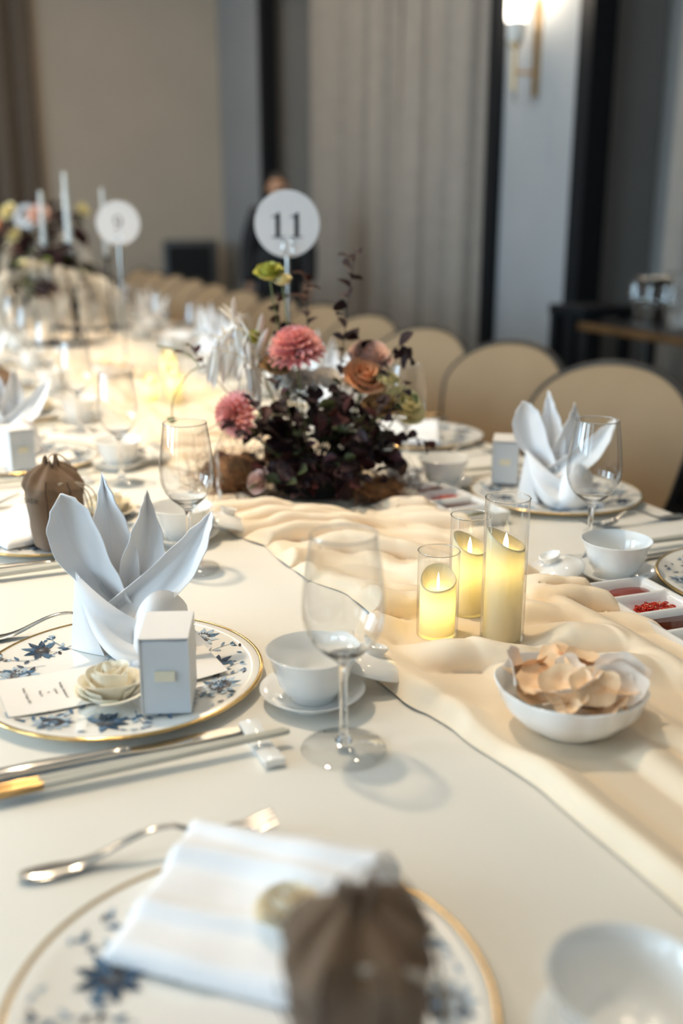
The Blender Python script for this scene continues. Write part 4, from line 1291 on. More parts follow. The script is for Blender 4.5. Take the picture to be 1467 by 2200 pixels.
# ================================================================== TABLE NUMBER SIGNS
def one(mb, x, z, h, y, M=None):
    w_ = h * 0.15
    P = [(-0.27, 0), (0.27, 0), (0.27, 0.03), (0.10, 0.06), (0.09, 0.10), (0.09, 1.0), (0.03, 1.0), (-0.10, 0.90), (-0.27, 0.84), (-0.27, 0.81), (-0.10, 0.84), (-0.09, 0.80), (-0.09, 0.10), (-0.10, 0.06), (-0.27, 0.03)]
    n = len(P)
    v = [(x + a * h, y, z + b * h) for a, b in P] + [(x + a * h, y - 0.0003, z + b * h) for a, b in P]
    mb.add(v, [tuple(range(n)), tuple(range(2 * n - 1, n - 1, -1))] + [(i, (i + 1) % n, n + (i + 1) % n, n + i) for i in range(n)])
def nine(mb, x, z, h, y):
    cx, cz = x, z + 0.66 * h
    out = []
    for i in range(41):
        a = 2 * PI * i / 40
        w_ = 0.055 + 0.055 * abs(math.cos(a))
        out.append(((0.29 - 0) * math.cos(a), 0.34 * math.sin(a), w_))
    vs, fs = [], []
    for c, s, w_ in out:
        r = 1 - w_ / 0.29
        vs += [(cx + c * h, y, cz + s * h), (cx + c * h * r, y, cz + s * h * (1 - w_ * 0.8 / 0.34))]
    fs = [(2 * i, 2 * i + 2, 2 * i + 3, 2 * i + 1) for i in range(40)]
    mb.add(vs, fs)
    P = [bez((0.29, 0, 0.66), (0.30, 0, 0.34), (0.16, 0, 0.02), (-0.16, 0, 0.01), t / 14) for t in range(15)]
    v2 = []
    for i, p in enumerate(P):
        w_ = lerp(0.10, 0.045, i / 14)
        v2 += [(cx + (p.x) * h, y, z + p.z * h), (cx + (p.x - w_) * h, y, z + (p.z + w_ * 0.5 * i / 14) * h)]
    mb.add(v2, [(2 * i, 2 * i + 2, 2 * i + 3, 2 * i + 1) for i in range(14)])
    mb.lathe([(0, 0), (0.075 * h, 0)], 14, M=Matrix.Translation((cx - 0.14 * h, y, z + 0.09 * h)) @ Matrix.Rotation(PI / 2, 4, 'X'))
def sign(x, y, zc, R, digits, label, rz, lean=0.0):
    t = thing('table_sign', label, 'table sign', (x, y, TZ + 0.0014), rz)
    obj('base', MB().lathe([(0, 0), (0.042, 0), (0.043, 0.003), (0.038, 0.006), (0.008, 0.010), (0, 0.010)], 32).mesh('base', 'silver'), t)
    obj('pole', MB().tube([(0, 0, 0.008), (0, 0, zc - R + 0.004)], 0.0042, 10).mesh('pole', 'silver'), t)
    for s_ in (-1, 1):
        P = [(0, -0.004, zc - R + 0.002), (s_ * 0.008, -0.005, zc - R + 0.006), (s_ * 0.0125, -0.005, zc - R + 0.016), (s_ * 0.010, -0.005, zc - R + 0.026), (s_ * 0.0085, -0.005, zc - R + 0.034), (s_ * 0.012, -0.005, zc - R + 0.040)]
        obj('prong', MB().tube(P, 0.0014, 6).mesh('prong', 'silver'), t)
    d = obj('disc', MB().lathe([(0, -0.001), (R, -0.001), (R, 0.001), (0, 0.001)], 72, M=Matrix.Translation((0, 0, zc)) @ Matrix.Rotation(PI / 2, 4, 'X')).mesh('disc', 'sign_card', angle=30), t)
    if digits:
        mb = MB()
        h = R * 0.74
        if digits == '11':
            one(mb, -R * 0.29, zc - R * 0.41, h, -0.0013); one(mb, R * 0.29, zc - R * 0.41, h, -0.0013)
        else:
            nine(mb, 0, zc - R * 0.28, R * 0.62, -0.0014)
        obj('number', mb.mesh('number', 'sign_ink', smooth=False), d)
sign(0.793, 2.24, 0.498, 0.0745, '11', 'round white sign numbered eleven above the low flower arrangement', rad(-19))
sign(0.660, 3.62, 0.500, 0.0745, '9', 'smaller-looking round white sign numbered nine by the pampas flowers', rad(-12))
sign(0.605, 6.10, 0.530, 0.0745, '', 'blank-looking round white sign behind the taper candles', rad(-10))
sign(0.285, 5.05, 0.500, 0.0745, '', 'round white sign cut by the frame edge behind the flowers', rad(-10))

# ================================================================== FLOWERS
def leaf_mesh(L, W, m, curl=0.3, cup=0.25, nu=6, nv=4):
    def fn(u, v):
        s = 2 * v - 1
        w_ = W / 2 * interp([(0, 0.06), (0.15, 0.55), (0.45, 1.0), (0.75, 0.82), (0.93, 0.40), (1, 0.04)], u)
        return (L * u, s * w_, -curl * L * u * u + cup * w_ * s * s)
    return MB().surf(fn, nu, nv).mesh('leaf', m, angle=80)
LEAF = {m: [leaf_mesh(0.034, 0.026, m, 0.25), leaf_mesh(0.030, 0.024, m, 0.45, 0.4), leaf_mesh(0.026, 0.018, m, 0.1, 0.5)] for m in ('leaf_plum', 'leaf_wine', 'leaf_olive', 'leaf_green')}
WHITE_LEAF = leaf_mesh(0.060, 0.0115, 'petal_white', 0.2, 0.4)
def poly_path(P, n=18):
    P = [Vector(p) for p in P]
    Q = [P[0]] + P + [P[-1]]
    out = []
    seg = len(P) - 1
    for i in range(n + 1):
        t = i / n * seg
        k = min(int(t), seg - 1); f = t - k
        p0, p1, p2, p3 = Q[k], Q[k + 1], Q[k + 2], Q[k + 3]
        out.append(0.5 * (2 * p1 + (p2 - p0) * f + (2 * p0 - 5 * p1 + 4 * p2 - p3) * f * f + (3 * p1 - p0 - 3 * p2 + p3) * f**3))
    return out
def aim(d, roll=0.0):
    """euler that turns +x to direction d"""
    d = Vector(d).normalized()
    return (d.to_track_quat('X', 'Z').to_matrix() @ Matrix.Rotation(roll, 3, 'X')).to_euler()
def aimz(d, roll=0.0):
    d = Vector(d).normalized()
    return (d.to_track_quat('Z', 'Y').to_matrix() @ Matrix.Rotation(roll, 3, 'Z')).to_euler()
def branch(root, P, nleaf, leafm, stem, rnd, t0=0.25, size=1.0, r=0.0014, droop=0.0, name='branch'):
    pts = poly_path(P)
    b = obj(name, MB().tube(pts, [lerp(r, r * 0.5, i / (len(pts) - 1)) for i in range(len(pts))], 6).mesh(name, stem), root)
    for k in range(nleaf):
        t = lerp(t0, 1.0, (k + 0.5) / nleaf) if nleaf > 1 else 1.0
        i = min(int(t * (len(pts) - 1)), len(pts) - 2)
        d = (pts[i + 1] - pts[i]).normalized()
        side = d.cross(Vector((0, 0, 1)))
        if side.length < 0.1: side = Vector((1, 0, 0))
        side.normalize()
        a = rnd.uniform(0, 6.28) if k % 2 else rnd.uniform(-0.6, 0.6)
        out = (Matrix.Rotation(a + (PI if k % 4 < 2 else 0), 3, d) @ side)
        v = d * rnd.uniform(0.2, 0.9) + out + Vector((0, 0, -droop + rnd.uniform(-0.2, 0.3)))
        if pts[i].z < 0.055: v.z = max(v.z, 0.05)
        m = rnd.choice(leafm)
        obj('leaf', rnd.choice(LEAF[m]), b, pts[i], aim(v, rnd.uniform(-1.2, 1.2)), size * rnd.uniform(0.75, 1.15))
    return b
def rose_at(root, loc, d, R, m, name='rose', counts=((3, 0.25, 1.0), (4, 0.55, 1.0), (5, 0.85, 0.80), (5, 1.1, 0.55))):
    key = ('rose', m)
    if key not in ME: ME[key] = (rose_petals(0.03, 0.040, m, counts, 6, 5, 0.5), MB().lathe([(0, 0), (0.010, 0.001), (0.012, 0.006), (0.008, 0.028), (0, 0.032)], 12).mesh('core', m))
    pet, core = ME[key]
    c = obj(name, core, root, loc, aimz(d), R / 0.03)
    for me in pet: obj('petal', me, c)
    return c
def dahlia_mesh(R, m):
    mb = MB()
    rings = [(18, 1.0, 0.05), (18, 0.93, 0.42), (17, 0.82, 0.80), (15, 0.68, 1.12), (12, 0.50, 1.38), (8, 0.30, 1.52), (4, 0.16, 1.56)]
    for k, (cnt, rf, el) in enumerate(rings):
        for i in range(cnt):
            a = 2 * PI * (i + 0.5 * (k % 2)) / cnt
            L, W = R * rf * 0.72 + R * 0.14, R * 0.30 * (0.6 + 0.4 * rf)
            M = Matrix.Rotation(a, 4, 'Z') @ Matrix.Translation((R * 0.10, 0, R * 0.12 * k)) @ Matrix.Rotation(-el * 0.72, 4, 'Y')
            mb.surf(lambda u, v: (L * u, (2 * v - 1) * W / 2 * math.sin(PI * min(1, 0.12 + 0.80 * u)) ** 0.7, 0.30 * W * (2 * v - 1) ** 2 - 0.10 * L * u * u), 4, 2, M=M)
    return mb.mesh('petals', m, angle=80)
DAHLIA = dahlia_mesh(0.052, 'dahlia_pink')
CALYX = MB().lathe([(0, -0.012), (0.006, -0.010), (0.016, 0.0), (0.020, 0.006), (0, 0.008)], 14).mesh('calyx', 'leaf_olive')
def dahlia_at(root, loc, d, sc=1.0):
    c = obj('dahlia', CALYX, root, loc, aimz(d), sc)
    tag(obj('petals', DAHLIA, c), kind='stuff')
    return c
def tuft(n, R, m, seed, up=0.4, length=(0.03, 0.06)):
    rnd = random.Random(seed)
    mb = MB()
    for i in range(n):
        a, e = rnd.uniform(0, 6.28), rnd.uniform(-0.2, 1.4)
        d = Vector((math.cos(a) * math.cos(e), math.sin(a) * math.cos(e), math.sin(e)))
        p = Vector((rnd.gauss(0, R * 0.35), rnd.gauss(0, R * 0.35), abs(rnd.gauss(0, R * 0.25))))
        L = rnd.uniform(*length)
        q = Vector((rnd.uniform(-1, 1), rnd.uniform(-1, 1), rnd.uniform(-0.6, 0.4))) * L * 0.5
        P = [p, p + d * L * 0.5 + q * 0.2, p + d * L + q]
        P = [Vector((v.x, v.y, max(0.003, v.z))) for v in P]
        mb.tube(P, 0.00055, 3, cap=False)
    return mb.mesh('fibres', m, angle=180)
def blob(m, r, seed, name='bud', squash=1.0):
    return MB().lathe([(0, -r * squash), (r * 0.6, -r * 0.75 * squash), (r, 0), (r * 0.8, r * 0.65 * squash), (r * 0.35, r * 0.98 * squash), (0, r * squash)], 12,
                      fr=lambda a, q, z: (q * (1 + 0.15 * math.sin(5 * a + seed)), z)).mesh(name, m, angle=80)

def arrangement():
    rnd = random.Random(11)
    F = thing('flower_arrangement', 'low arrangement of dark plum foliage, pink dahlias and roses', 'flowers', (0.67, 1.735, TZ + 0.0014), rad(-22.5))
    obj('vessel', MB().lathe([(0, 0), (0.06, 0), (0.078, 0.012), (0.088, 0.05), (0.083, 0.055), (0.075, 0.05), (0, 0.045)], 40).mesh('vessel', 'black_metal'), F)
    # fibre collar
    for loc, R, n in (((-0.155, -0.04, 0.008), 0.11, 520), ((0.120, -0.085, 0.0), 0.075, 380), ((-0.06, 0.06, 0.03), 0.09, 160)):
        tag(obj('coir_fibre', tuft(n, R, 'coir', n), F, loc), 'brown coconut fibre', kind='stuff')
        obj('fibre_pad', blob('coir', R * 0.55, n, 'fibre_pad', 0.6), F, (loc[0], loc[1], loc[2] + R * 0.33))
    dark = ['leaf_plum', 'leaf_plum', 'leaf_plum', 'leaf_wine', 'leaf_olive']
    # the mass
    for k in range(34):
        az = k * 2.399 + rnd.uniform(-0.3, 0.3)
        el = rad(rnd.choice((0, 6, 14, 26, 40, 58)))
        L = rnd.uniform(0.12, 0.175) * (1.0 if el < 0.8 else 0.9)
        d = Vector((math.cos(az) * math.cos(el), 0.75 * math.sin(az) * math.cos(el), math.sin(el)))
        c = Vector((0.0, 0, 0.055))
        branch(F, [c + d * 0.02, c + d * L * 0.6 + Vector((0, 0, 0.012)), c + d * L + Vector((0, 0, -0.01 if el < 0.3 else 0.01))], 8, dark, 'stem_brown', rnd, 0.25, 1.35)
    for k in range(9):                      # leaves trailing over the rim in front
        x = lerp(-0.085, 0.07, k / 8)
        branch(F, [(x * 0.6, -0.06, 0.08), (x, -0.115, 0.085), (x * 1.1, -0.145, 0.050)], 6, dark, 'stem_brown', rnd, 0.3, 1.15)
    # reaching sprays
    branch(F, [(0.03, 0, 0.12), (0.045, 0, 0.25), (0.058, -0.01, 0.37), (0.070, -0.01, 0.452)], 15, ['leaf_plum'], 'stem_brown', rnd, 0.28, 1.15, droop=0.1)
    branch(F, [(-0.015, 0.04, 0.15), (-0.02, 0.05, 0.30), (-0.018, 0.05, 0.41)], 9, ['leaf_wine'], 'stem_brown', rnd, 0.45, 1.1)
    branch(F, [(-0.04, 0.03, 0.15), (-0.068, 0.04, 0.28), (-0.075, 0.04, 0.37)], 8, ['leaf_wine', 'leaf_plum'], 'stem_brown', rnd, 0.5, 1.1)
    branch(F, [(0.05, -0.03, 0.14), (0.105, -0.03, 0.225), (0.150, -0.03, 0.285), (0.172, -0.03, 0.262)], 11, ['leaf_plum'], 'stem_brown', rnd, 0.35, 1.05, droop=0.5)
    branch(F, [(0.07, -0.05, 0.09), (0.14, -0.06, 0.125), (0.205, -0.06, 0.112)], 9, ['leaf_plum', 'leaf_wine'], 'stem_brown', rnd, 0.35, 1.0, droop=0.2)
    branch(F, [(0.04, 0.02, 0.14), (0.085, 0.02, 0.24), (0.075, 0.02, 0.30)], 11, ['leaf_plum'], 'stem_brown', rnd, 0.2, 0.9)
    branch(F, [(0.02, -0.06, 0.08), (-0.02, -0.13, 0.070), (-0.03, -0.160, 0.034)], 9, ['leaf_plum'], 'stem_brown', rnd, 0.4, 0.8, droop=0.1)
    branch(F, [(-0.06, -0.03, 0.11), (-0.15, -0.02, 0.18), (-0.205, -0.02, 0.245), (-0.235, -0.02, 0.285)], 6, ['leaf_wine'], 'stem_brown', rnd, 0.6, 0.6)
    branch(F, [(0.06, -0.06, 0.07), (0.12, -0.10, 0.055), (0.155, -0.11, 0.02)], 8, ['leaf_plum'], 'stem_brown', rnd, 0.3, 0.8)
    branch(F, [(0.06, -0.02, 0.12), (0.12, -0.04, 0.155), (0.175, -0.05, 0.20)], 6, ['leaf_green'], 'stem_green', rnd, 0.4, 0.75, r=0.0018, name='green_stem')
    # a fine curling tendril with a green bud
    b = obj('tendril', MB().tube(poly_path([(-0.265, -0.06, 0.145), (-0.262, -0.06, 0.19), (-0.235, -0.05, 0.235), (-0.215, -0.04, 0.250), (-0.245, -0.04, 0.275), (-0.290, -0.04, 0.286)]), 0.0014, 6).mesh('tendril', 'stem_green'), F)
    for k in range(5): obj('leaf', LEAF['leaf_green'][2], b, (-0.265, -0.06, 0.148), aim((math.cos(k * 1.3), math.sin(k * 1.3), 0.7), k), 0.55)
    obj('leaf', LEAF['leaf_wine'][0], b, (-0.24, -0.04, 0.272), aim((-1, 0, 0.3), 0.5), 0.6)
    obj('tendril', MB().tube(poly_path([(-0.05, -0.05, 0.16), (-0.14, -0.09, 0.165), (-0.215, -0.11, 0.135)]), 0.0016, 6).mesh('tendril', 'straw'), F)
    obj('tendril', MB().tube(poly_path([(-0.07, -0.02, 0.20), (-0.10, -0.03, 0.29), (-0.145, -0.03, 0.315), (-0.175, -0.03, 0.30)]), 0.0013, 6).mesh('tendril', 'straw'), F)
    w_ = obj('tendril', MB().tube(poly_path([(-0.15, -0.09, 0.17), (-0.185, -0.11, 0.10), (-0.19, -0.11, 0.03)]), 0.0010, 6).mesh('tendril', 'straw'), F)
    for k in range(7): obj('leaf', WHITE_LEAF, w_, (-0.18, -0.11, 0.115 - 0.014 * k), aim((rnd.uniform(-0.3, 0.3), -0.1, -1), k), 0.5)
    # bleached ruscus
    for P, n in (([(-0.09, -0.03, 0.20), (-0.13, -0.04, 0.26), (-0.19, -0.05, 0.285)], 15), ([(-0.09, -0.02, 0.20), (-0.125, -0.02, 0.29), (-0.15, -0.03, 0.325)], 13), ([(-0.08, 0, 0.2), (-0.11, 0, 0.27), (-0.20, 0.01, 0.30)], 12)):
        pts = poly_path(P)
        b = obj('ruscus_branch', MB().tube(pts, 0.0012, 6).mesh('ruscus_branch', 'straw'), F)
        for k in range(n):
            p = pts[int(lerp(6, len(pts) - 1, k / n))]
            v = Vector((rnd.uniform(-0.5, 0.4), rnd.uniform(-0.4, 0.3), -1.0 if k % 3 else rnd.uniform(0.4, 1)))
            obj('leaf', WHITE_LEAF, b, p, aim(v, rnd.uniform(-1, 1)), rnd.uniform(0.8, 1.3))
    # blooms
    def stem(p, m='stem_green', r=0.0018):
        obj('flower_stem', MB().tube(poly_path([(p[0] * 0.35, p[1] * 0.35, 0.06), (p[0] * 0.75, p[1] * 0.75, p[2] * 0.65), p]), r, 6).mesh('flower_stem', m), F)
    stem((-0.036, -0.05, 0.262)); dahlia_at(F, (-0.036, -0.05, 0.270), (-0.15, -0.35, 1.0), 1.08)
    stem((-0.135, -0.07, 0.165)); dahlia_at(F, (-0.140, -0.07, 0.165), (-0.75, -0.75, 0.15), 0.92)
    stem((0.085, 0.0, 0.215)); rose_at(F, (0.085, -0.01, 0.215), (0.2, -0.7, 0.75), 0.029, 'rose_peach')
    stem((0.098, 0.04, 0.245)); rose_at(F, (0.098, 0.03, 0.245), (0.1, -0.5, 0.9), 0.030, 'rose_blush')
    stem((0.155, -0.02, 0.165)); rose_at(F, (0.155, -0.03, 0.165), (0.4, -0.6, 0.6), 0.029, 'rose_cream')
    rose_at(F, (-0.10, -0.105, 0.045), (-0.6, -0.6, 0.5), 0.018, 'rose_blush')
    rose_at(F, (-0.028, -0.01, 0.205), (-0.1, -0.8, 0.9), 0.022, 'petal_white', 'lisianthus')
    rose_at(F, (0.015, 0.0, 0.210), (0.2, -0.5, 0.9), 0.022, 'petal_white', 'lisianthus')
    rose_at(F, (-0.060, -0.03, 0.215), (-0.3, -0.5, 0.8), 0.018, 'petal_white', 'lisianthus')
    for q in range(9):                      # sprays crossing in front of the blooms
        x = lerp(-0.13, 0.14, q / 8)
        branch(F, [(x * 0.4, -0.05, 0.09), (x * 0.9, -0.10, 0.13 + 0.02 * (q % 3)), (x * 1.15, -0.115, 0.16 + 0.035 * (q % 3))], 7, dark, 'stem_brown', rnd, 0.25, 0.95)
    for p, R, m, nm in (((-0.088, 0.03, 0.402), 0.021, 'carnation_green', 'carnation'), ((-0.064, 0.02, 0.392), 0.014, 'rose_cream', 'carnation'), ((-0.115, 0.0, 0.288), 0.016, 'carnation_green', 'carnation'),
                        ((-0.068, -0.04, 0.238), 0.026, 'dried_flower', 'scabiosa'), ((0.115, -0.05, 0.165), 0.026, 'dried_flower', 'scabiosa'), ((0.13, -0.03, 0.215), 0.016, 'rose_cream', 'carnation')):
        stem((p[0], p[1], p[2]), 'stem_green', 0.0015)
        rose_at(F, p, (p[0], -0.3, 1), R, m, nm)
arrangement()

def plume(P, seed, n=150, spread=0.028):
    rnd = random.Random(seed)
    pts = poly_path(P, 16)
    mb = MB()
    mb.tube(pts, 0.002, 5)
    for i in range(n):
        k = rnd.randrange(2, len(pts) - 1)
        d = (pts[k] - pts[k - 1]).normalized()
        o = Vector((rnd.uniform(-1, 1), rnd.uniform(-1, 1), rnd.uniform(-1.2, 0.2))) * spread
        L = rnd.uniform(0.03, 0.07)
        mb.tube([pts[k], pts[k] + d * L * 0.5 + o * 0.6, pts[k] + d * L + o + Vector((0, 0, -0.015))], [0.0026, 0.0036, 0.0012], 4, cap=False)
    return mb.mesh('plume', 'pampas', angle=180)
def tall_piece(loc, zc, label, seed, W=0.20, plumes=9, blooms=(), stand=True):
    rnd = random.Random(seed)
    T = thing('tall_centrepiece', label, 'flowers', (loc[0], loc[1], TZ + 0.0014), rad(-22.5))
    if stand:
        st = MB()
        obj('stand_base', MB().box((0, 0, 0.006), (0.32, 0.16, 0.012)).mesh('stand_base', 'black_metal', bevel=0.002), T)
        for x in (-0.13, 0.13):
            for y in (-0.055, 0.055):
                obj('post', MB().tube([(x, y, 0.008), (x, y, zc - 0.03)], 0.007, 8).mesh('post', 'black_metal'), T)
        obj('stand_top', MB().box((0, 0, zc - 0.03), (0.32, 0.16, 0.012)).mesh('stand_top', 'black_metal', bevel=0.002), T)
    for k in range(24):
        az = k * 2.399 + rnd.uniform(-0.3, 0.3)
        el = rad(rnd.choice((-25, -10, 8, 20, 35, 55)))
        L = rnd.uniform(0.12, W)
        d = Vector((math.cos(az) * math.cos(el), math.sin(az) * math.cos(el) * 0.8, math.sin(el)))
        c = Vector((0, 0, zc))
        branch(T, [c, c + d * L * 0.6 + Vector((0, 0, 0.02)), c + d * L], 6, ['leaf_plum', 'leaf_plum', 'leaf_wine', 'leaf_olive'], 'stem_brown', rnd, 0.3, 1.9)
    for k, (a, b, z, R, m) in enumerate(blooms):
        rose_at(T, (a, b, zc + z), (a * 3, -0.8, 0.6), R, m)
    for k in range(plumes):
        a = lerp(-1, 1, k / max(1, plumes - 1))
        y = rnd.uniform(-0.10, 0.02)
        P = [(a * 0.06, y * 0.3, zc + 0.05), (a * 0.15, y, zc + 0.075 - 0.05 * abs(a)), (a * 0.215, y * 1.2, zc - 0.04), (a * 0.235, y * 1.2, max(0.125, zc - rnd.uniform(0.14, 0.21)))]
        tag(obj('pampas_plume', plume(P, seed * 50 + k), T), kind='stuff')
    return T
TALL_A = (0.50, 4.45)
tall_piece(TALL_A, 0.27, 'tall black-stand centrepiece with drooping pampas, fronting the taper candles', 21, 0.20, 8, ((0.02, -0.06, 0.06, 0.022, 'carnation_green'), (-0.08, -0.05, 0.05, 0.024, 'rose_cream')))
tall_piece((0.66, 5.75), 0.40, 'tall centrepiece of roses and dark foliage behind the pampas one', 22, 0.26, 3, ((0.01, -0.12, 0.13, 0.042, 'rose_blush'), (-0.15, -0.10, 0.15, 0.034, 'rose_cream'), (-0.13, -0.12, 0.03, 0.030, 'rose_cream'), (0.22, -0.06, 0.16, 0.026, 'rose_cream'), (0.20, -0.08, 0.02, 0.030, 'leaf_wine'), (-0.22, -0.1, 0.08, 0.028, 'rose_peach')))
tall_piece((0.72, 5.02), 0.20, 'pale pampas centrepiece beside the sign numbered nine', 23, 0.17, 10, ((0.03, -0.06, 0.05, 0.022, 'rose_cream'),))
# white taper candles on slim black holders
for k, (a, b, zt, lean, d) in enumerate(((-0.045, 0.16, 0.650, 0.0, 'shortest lone'), (0.045, 0.22, 0.655, 0.02, 'slim rear'), (0.075, 0.14, 0.725, 0.035, 'tallest'), (0.200, 0.26, 0.665, 0.02, 'outer'))):
    p = Vector((TALL_A[0], TALL_A[1], 0)) + CR * a + CF * b
    h0 = 0.36
    t = thing('candle_holder', 'slim black holder under the %s taper candle' % d, 'candle holder', (p.x, p.y, TZ + 0.0014), 0, 'taper holders')
    obj('foot', MB().lathe([(0, 0), (0.035, 0), (0.036, 0.004), (0.008, 0.010), (0, 0.012)], 20).mesh('foot', 'black_metal'), t)
    obj('rod', MB().tube([(0, 0, 0.008), (0, 0, h0 - 0.02)], 0.005, 8).mesh('rod', 'black_metal'), t)
    obj('cup', MB().lathe([(0, h0 - 0.025), (0.010, h0 - 0.022), (0.015, h0), (0.0125, h0), (0, h0 - 0.015)], 16).mesh('cup', 'black_metal'), t)
    o = obj('taper_candle', MB().lathe([(0, 0), (0.0118, 0), (0.0118, 0.05), (0.0095, zt - h0 - 0.015), (0.004, zt - h0 - 0.002), (0, zt - h0)], 16).mesh('taper_candle', 'taper_wax'), None, (p.x, p.y, TZ + 0.0014 + h0 - 0.014), (0, -lean * 0.6, 0))
    tag(o, '%s white taper candle rising above the pampas centrepiece' % d, 'candle', 'white taper candles')

# ================================================================== SERVICE TABLE WITH GLASSWARE
t = thing('service_table', 'dark service table with a wooden top edge against the niche', 'table', (3.06, 2.97, 0))
obj('table_top', MB().box((0, 0, 0.785), (0.42, 2.0, 0.035)).mesh('table_top', 'wood_top', bevel=0.004), t)
obj('table_inlay', MB().box((0, 0, 0.8035), (0.38, 1.96, 0.004)).mesh('table_inlay', 'black_metal', smooth=False), t)
for x in (-0.19, 0.19):
    for y in (-0.95, 0.95):
        obj('leg', MB().box((x, y, 0.384), (0.035, 0.035, 0.768)).mesh('leg', 'black_metal', bevel=0.003), t)
obj('shelf', MB().box((0, 0, 0.22), (0.38, 1.9, 0.03)).mesh('shelf', 'black_metal', bevel=0.003), t)
t = thing('black_pedestal', 'black pedestal stand at the end of the service table', 'stand', (3.09, 4.20, 0))
obj('pedestal_top', MB().box((0, 0, 0.835), (0.30, 0.30, 0.05)).mesh('pedestal_top', 'dark_trim', bevel=0.004), t)
for x in (-0.12, 0.12):
    for y in (-0.12, 0.12):
        obj('leg', MB().box((x, y, 0.405), (0.05, 0.05, 0.81)).mesh('leg', 'dark_trim', bevel=0.004), t)
JUG = MB().lathe([(0, 0.0), (0.055, 0.0), (0.06, 0.01), (0.063, 0.12), (0.072, 0.235), (0.069, 0.237), (0.060, 0.12), (0.057, 0.014), (0, 0.010)], 32).mesh('jug_body', 'glass', angle=50)
JUGH = MB().tube(poly_path([(0.068, 0, 0.20), (0.115, 0, 0.19), (0.118, 0, 0.10), (0.064, 0, 0.06)]), 0.007, 8).mesh('handle', 'glass')
STEEL = MB().lathe([(0, 0.0), (0.062, 0.0), (0.066, 0.01), (0.085, 0.20), (0.089, 0.203), (0.087, 0.208), (0.080, 0.20), (0.062, 0.014), (0, 0.010)], 32).mesh('ice_bucket', 'silver', angle=50)
for k, (x, y) in enumerate(((3.10, 3.56), (3.12, 3.33), (2.96, 3.20))):
    t = thing('glass_jug', '%s clear glass water jug on the service table' % ('first', 'second', 'third')[k], 'jug', (x, y, 0.8062), rad(20 + 50 * k), 'water jugs')
    obj('jug_body', JUG, t); obj('handle', JUGH, t)
tag(obj('ice_bucket', STEEL, None, (3.12, 3.78, 0.8062)), 'flared steel ice bucket on the service table', 'ice bucket')
for k, (x, y) in enumerate(((2.92, 3.64), (2.91, 3.53), (2.90, 3.42), (2.985, 3.475), (2.98, 3.73))):
    wine_glass('clear stemmed glass standing on the service table', (x, y, 0.8062), 'glasses on the service table', 0.85)

# ================================================================== PERSON IN BLACK BEHIND THE CHAIRS
def skin_mesh(name, nodes, edges, m, parent, root=0, sub=2):
    me = bpy.data.meshes.new(name)
    me.from_pydata([n_[0] for n_ in nodes], edges, [])
    me.materials.append(MAT[m])
    o = obj(name, me, parent)
    md = o.modifiers.new('Skin', 'SKIN'); md.use_smooth_shade = True
    for i, n_ in enumerate(nodes):
        sv = me.skin_vertices[0].data[i]
        r = n_[1]
        sv.radius = r if isinstance(r, tuple) else (r, r)
        sv.use_root = (i == root)
    sb = o.modifiers.new('Subdivision', 'SUBSURF'); sb.levels = sub; sb.render_levels = sub
    return o
P = thing('person', 'person in a black suit standing behind the number 11 sign', 'person', (2.60, 7.55, 0), rad(-19))
def body_nodes(extra=0.0, hands=True, head=True):
    e = extra
    N = [((0, 0, 0.90), (0.125 + e, 0.095 + e)), ((0, 0.005, 1.08), (0.115 + e, 0.085 + e)), ((0, 0.0, 1.24), (0.135 + e, 0.095 + e)), ((0, 0.01, 1.33), (0.105 + e, 0.07 + e)), ((0, 0.01, 1.385), (0.05 + e * 0.6, 0.05 + e * 0.6))]
    E_ = [(0, 1), (1, 2), (2, 3), (3, 4)]
    if head:
        k = len(N)
        N += [((0, 0.0, 1.43), 0.052), ((0, -0.012, 1.475), (0.066, 0.078)), ((0, -0.004, 1.53), (0.076, 0.094)), ((0, 0.006, 1.585), (0.060, 0.070))]
        E_ += [(4, k), (k, k + 1), (k + 1, k + 2), (k + 2, k + 3)]
    for s_ in (-1, 1):
        k = len(N)
        N += [((s_ * 0.155, 0.01, 1.31), 0.058 + e), ((s_ * 0.205, 0.02, 1.18), 0.046 + e), ((s_ * 0.235, 0.015, 1.02), 0.040 + e), ((s_ * 0.235, -0.035, 0.88), 0.032 + e), ((s_ * 0.228, -0.07, 0.79), 0.026 + e * 1.2)]
        E_ += [(3, k), (k, k + 1), (k + 1, k + 2), (k + 2, k + 3), (k + 3, k + 4)]
        if hands:
            h = len(N)
            N += [((s_ * 0.224, -0.085, 0.735), (0.022, 0.030))]
            E_ += [(k + 4, h)]
            for q in range(4):
                f = len(N)
                x, y = s_ * 0.222, -0.105 + q * 0.019
                L = (0.072, 0.080, 0.076, 0.060)[q]
                N += [((x, y, 0.70), 0.0092), ((x - s_ * 0.006, y - 0.004, 0.70 - L * 0.5), 0.0085), ((x - s_ * 0.018, y - 0.004, 0.70 - L), 0.0072)]
                E_ += [(h, f), (f, f + 1), (f + 1, f + 2)]
            f = len(N)
            N += [((s_ * 0.205, -0.118, 0.735), 0.0105), ((s_ * 0.196, -0.132, 0.705), 0.0092), ((s_ * 0.192, -0.136, 0.680), 0.008)]
            E_ += [(h, f), (f, f + 1), (f + 1, f + 2)]
        k = len(N)
        N += [((s_ * 0.085, 0, 0.80), 0.085 + e), ((s_ * 0.095, -0.005, 0.47), 0.058 + e), ((s_ * 0.10, 0.015, 0.25), 0.050 + e), ((s_ * 0.10, 0.02, 0.085), 0.036 + e * 1.3)]
        E_ += [(0, k), (k, k + 1), (k + 1, k + 2), (k + 2, k + 3)]
        if hands:
            f = len(N)
            N += [((s_ * 0.103, -0.03, 0.045), 0.036), ((s_ * 0.110, -0.13, 0.035), 0.030)]
            E_ += [(k + 3, f), (f, f + 1)]
    return N, E_
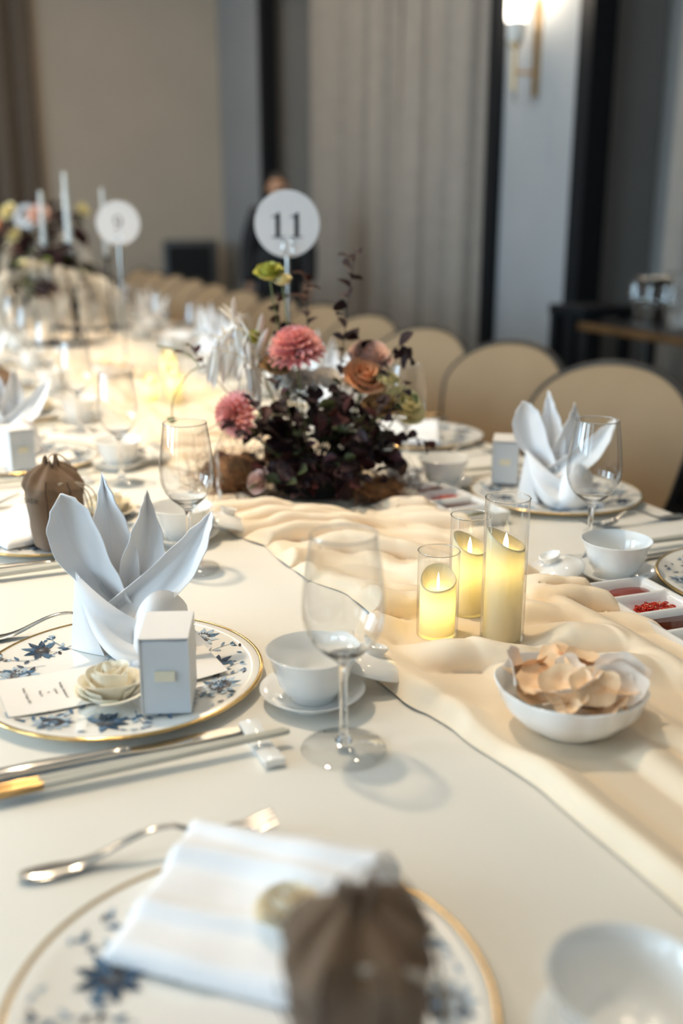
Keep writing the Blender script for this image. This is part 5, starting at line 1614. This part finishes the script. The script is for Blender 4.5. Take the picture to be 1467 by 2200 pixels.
N_, E_ = body_nodes()
body = skin_mesh('body', N_, E_, 'skin', P)
N_, E_ = body_nodes(0.016, False, False)
N_ = [(p, (r[0] + 0.030, r[1] + 0.018)) if isinstance(r, tuple) and p[2] < 1.30 else (p, r if isinstance(r, tuple) else r + (0.016 if abs(p[0]) > 0.12 else 0.010)) for p, r in N_]
suit = skin_mesh('suit', N_, E_, 'suit', P)
def ell(rx, ry, rz, m, name, z0=-1.0, n=20):
    k = [(math.cos(t), math.sin(t)) for t in [lerp(math.asin(z0), PI / 2, i / 10) for i in range(11)]]
    return MB().lathe([(max(c, 0) if i < 10 else 0, s_) for i, (c, s_) in enumerate(k)], n, M=Matrix.Diagonal((rx, ry, rz, 1))).mesh(name, m, angle=80)
obj('hair', ell(0.074, 0.094, 0.075, 'hair', 'hair', 0.05), P, (0, 0.022, 1.545), (rad(-14), 0, 0))
for s_ in (-1, 1):
    obj('ear', ell(0.012, 0.020, 0.030, 'skin', 'ear'), P, (s_ * 0.072, 0.005, 1.505))
    obj('eye', ell(0.012, 0.008, 0.008, 'eye', 'eye'), P, (s_ * 0.030, -0.088, 1.515))
    obj('eyebrow', MB().tube([(s_ * 0.014, -0.094, 1.535), (s_ * 0.032, -0.094, 1.540), (s_ * 0.050, -0.084, 1.533)], 0.004, 6).mesh('eyebrow', 'hair'), P)
    obj('lapel', MB().prism([(s_ * 0.004, 1.16), (s_ * 0.052, 1.36), (s_ * 0.072, 1.34), (s_ * 0.060, 1.27)], 0, 0.006, M=Matrix.Translation((0, -0.122, 0)) @ Matrix(((1, 0, 0, 0), (0, 0, -1, 0), (0, 1, 0, 0), (0, 0, 0, 1)))).mesh('lapel', 'suit', smooth=False), P)
    obj('shoe', ell(0.05, 0.125, 0.075, 'suit', 'shoe', -0.98), P, (s_ * 0.105, -0.05, 0.073))
obj('nose', ell(0.014, 0.020, 0.026, 'skin', 'nose'), P, (0, -0.096, 1.490))
obj('mouth', MB().tube([(-0.024, -0.080, 1.452), (0, -0.092, 1.450), (0.024, -0.080, 1.452)], [0.003, 0.006, 0.003], 6).mesh('mouth', 'rose_peach'), P)
obj('shirt_collar', MB().lathe([(0.062, 1.375), (0.066, 1.38), (0.060, 1.425), (0.056, 1.42)], 24).mesh('shirt_collar', 'shirt'), P, (0, 0.008, 0))
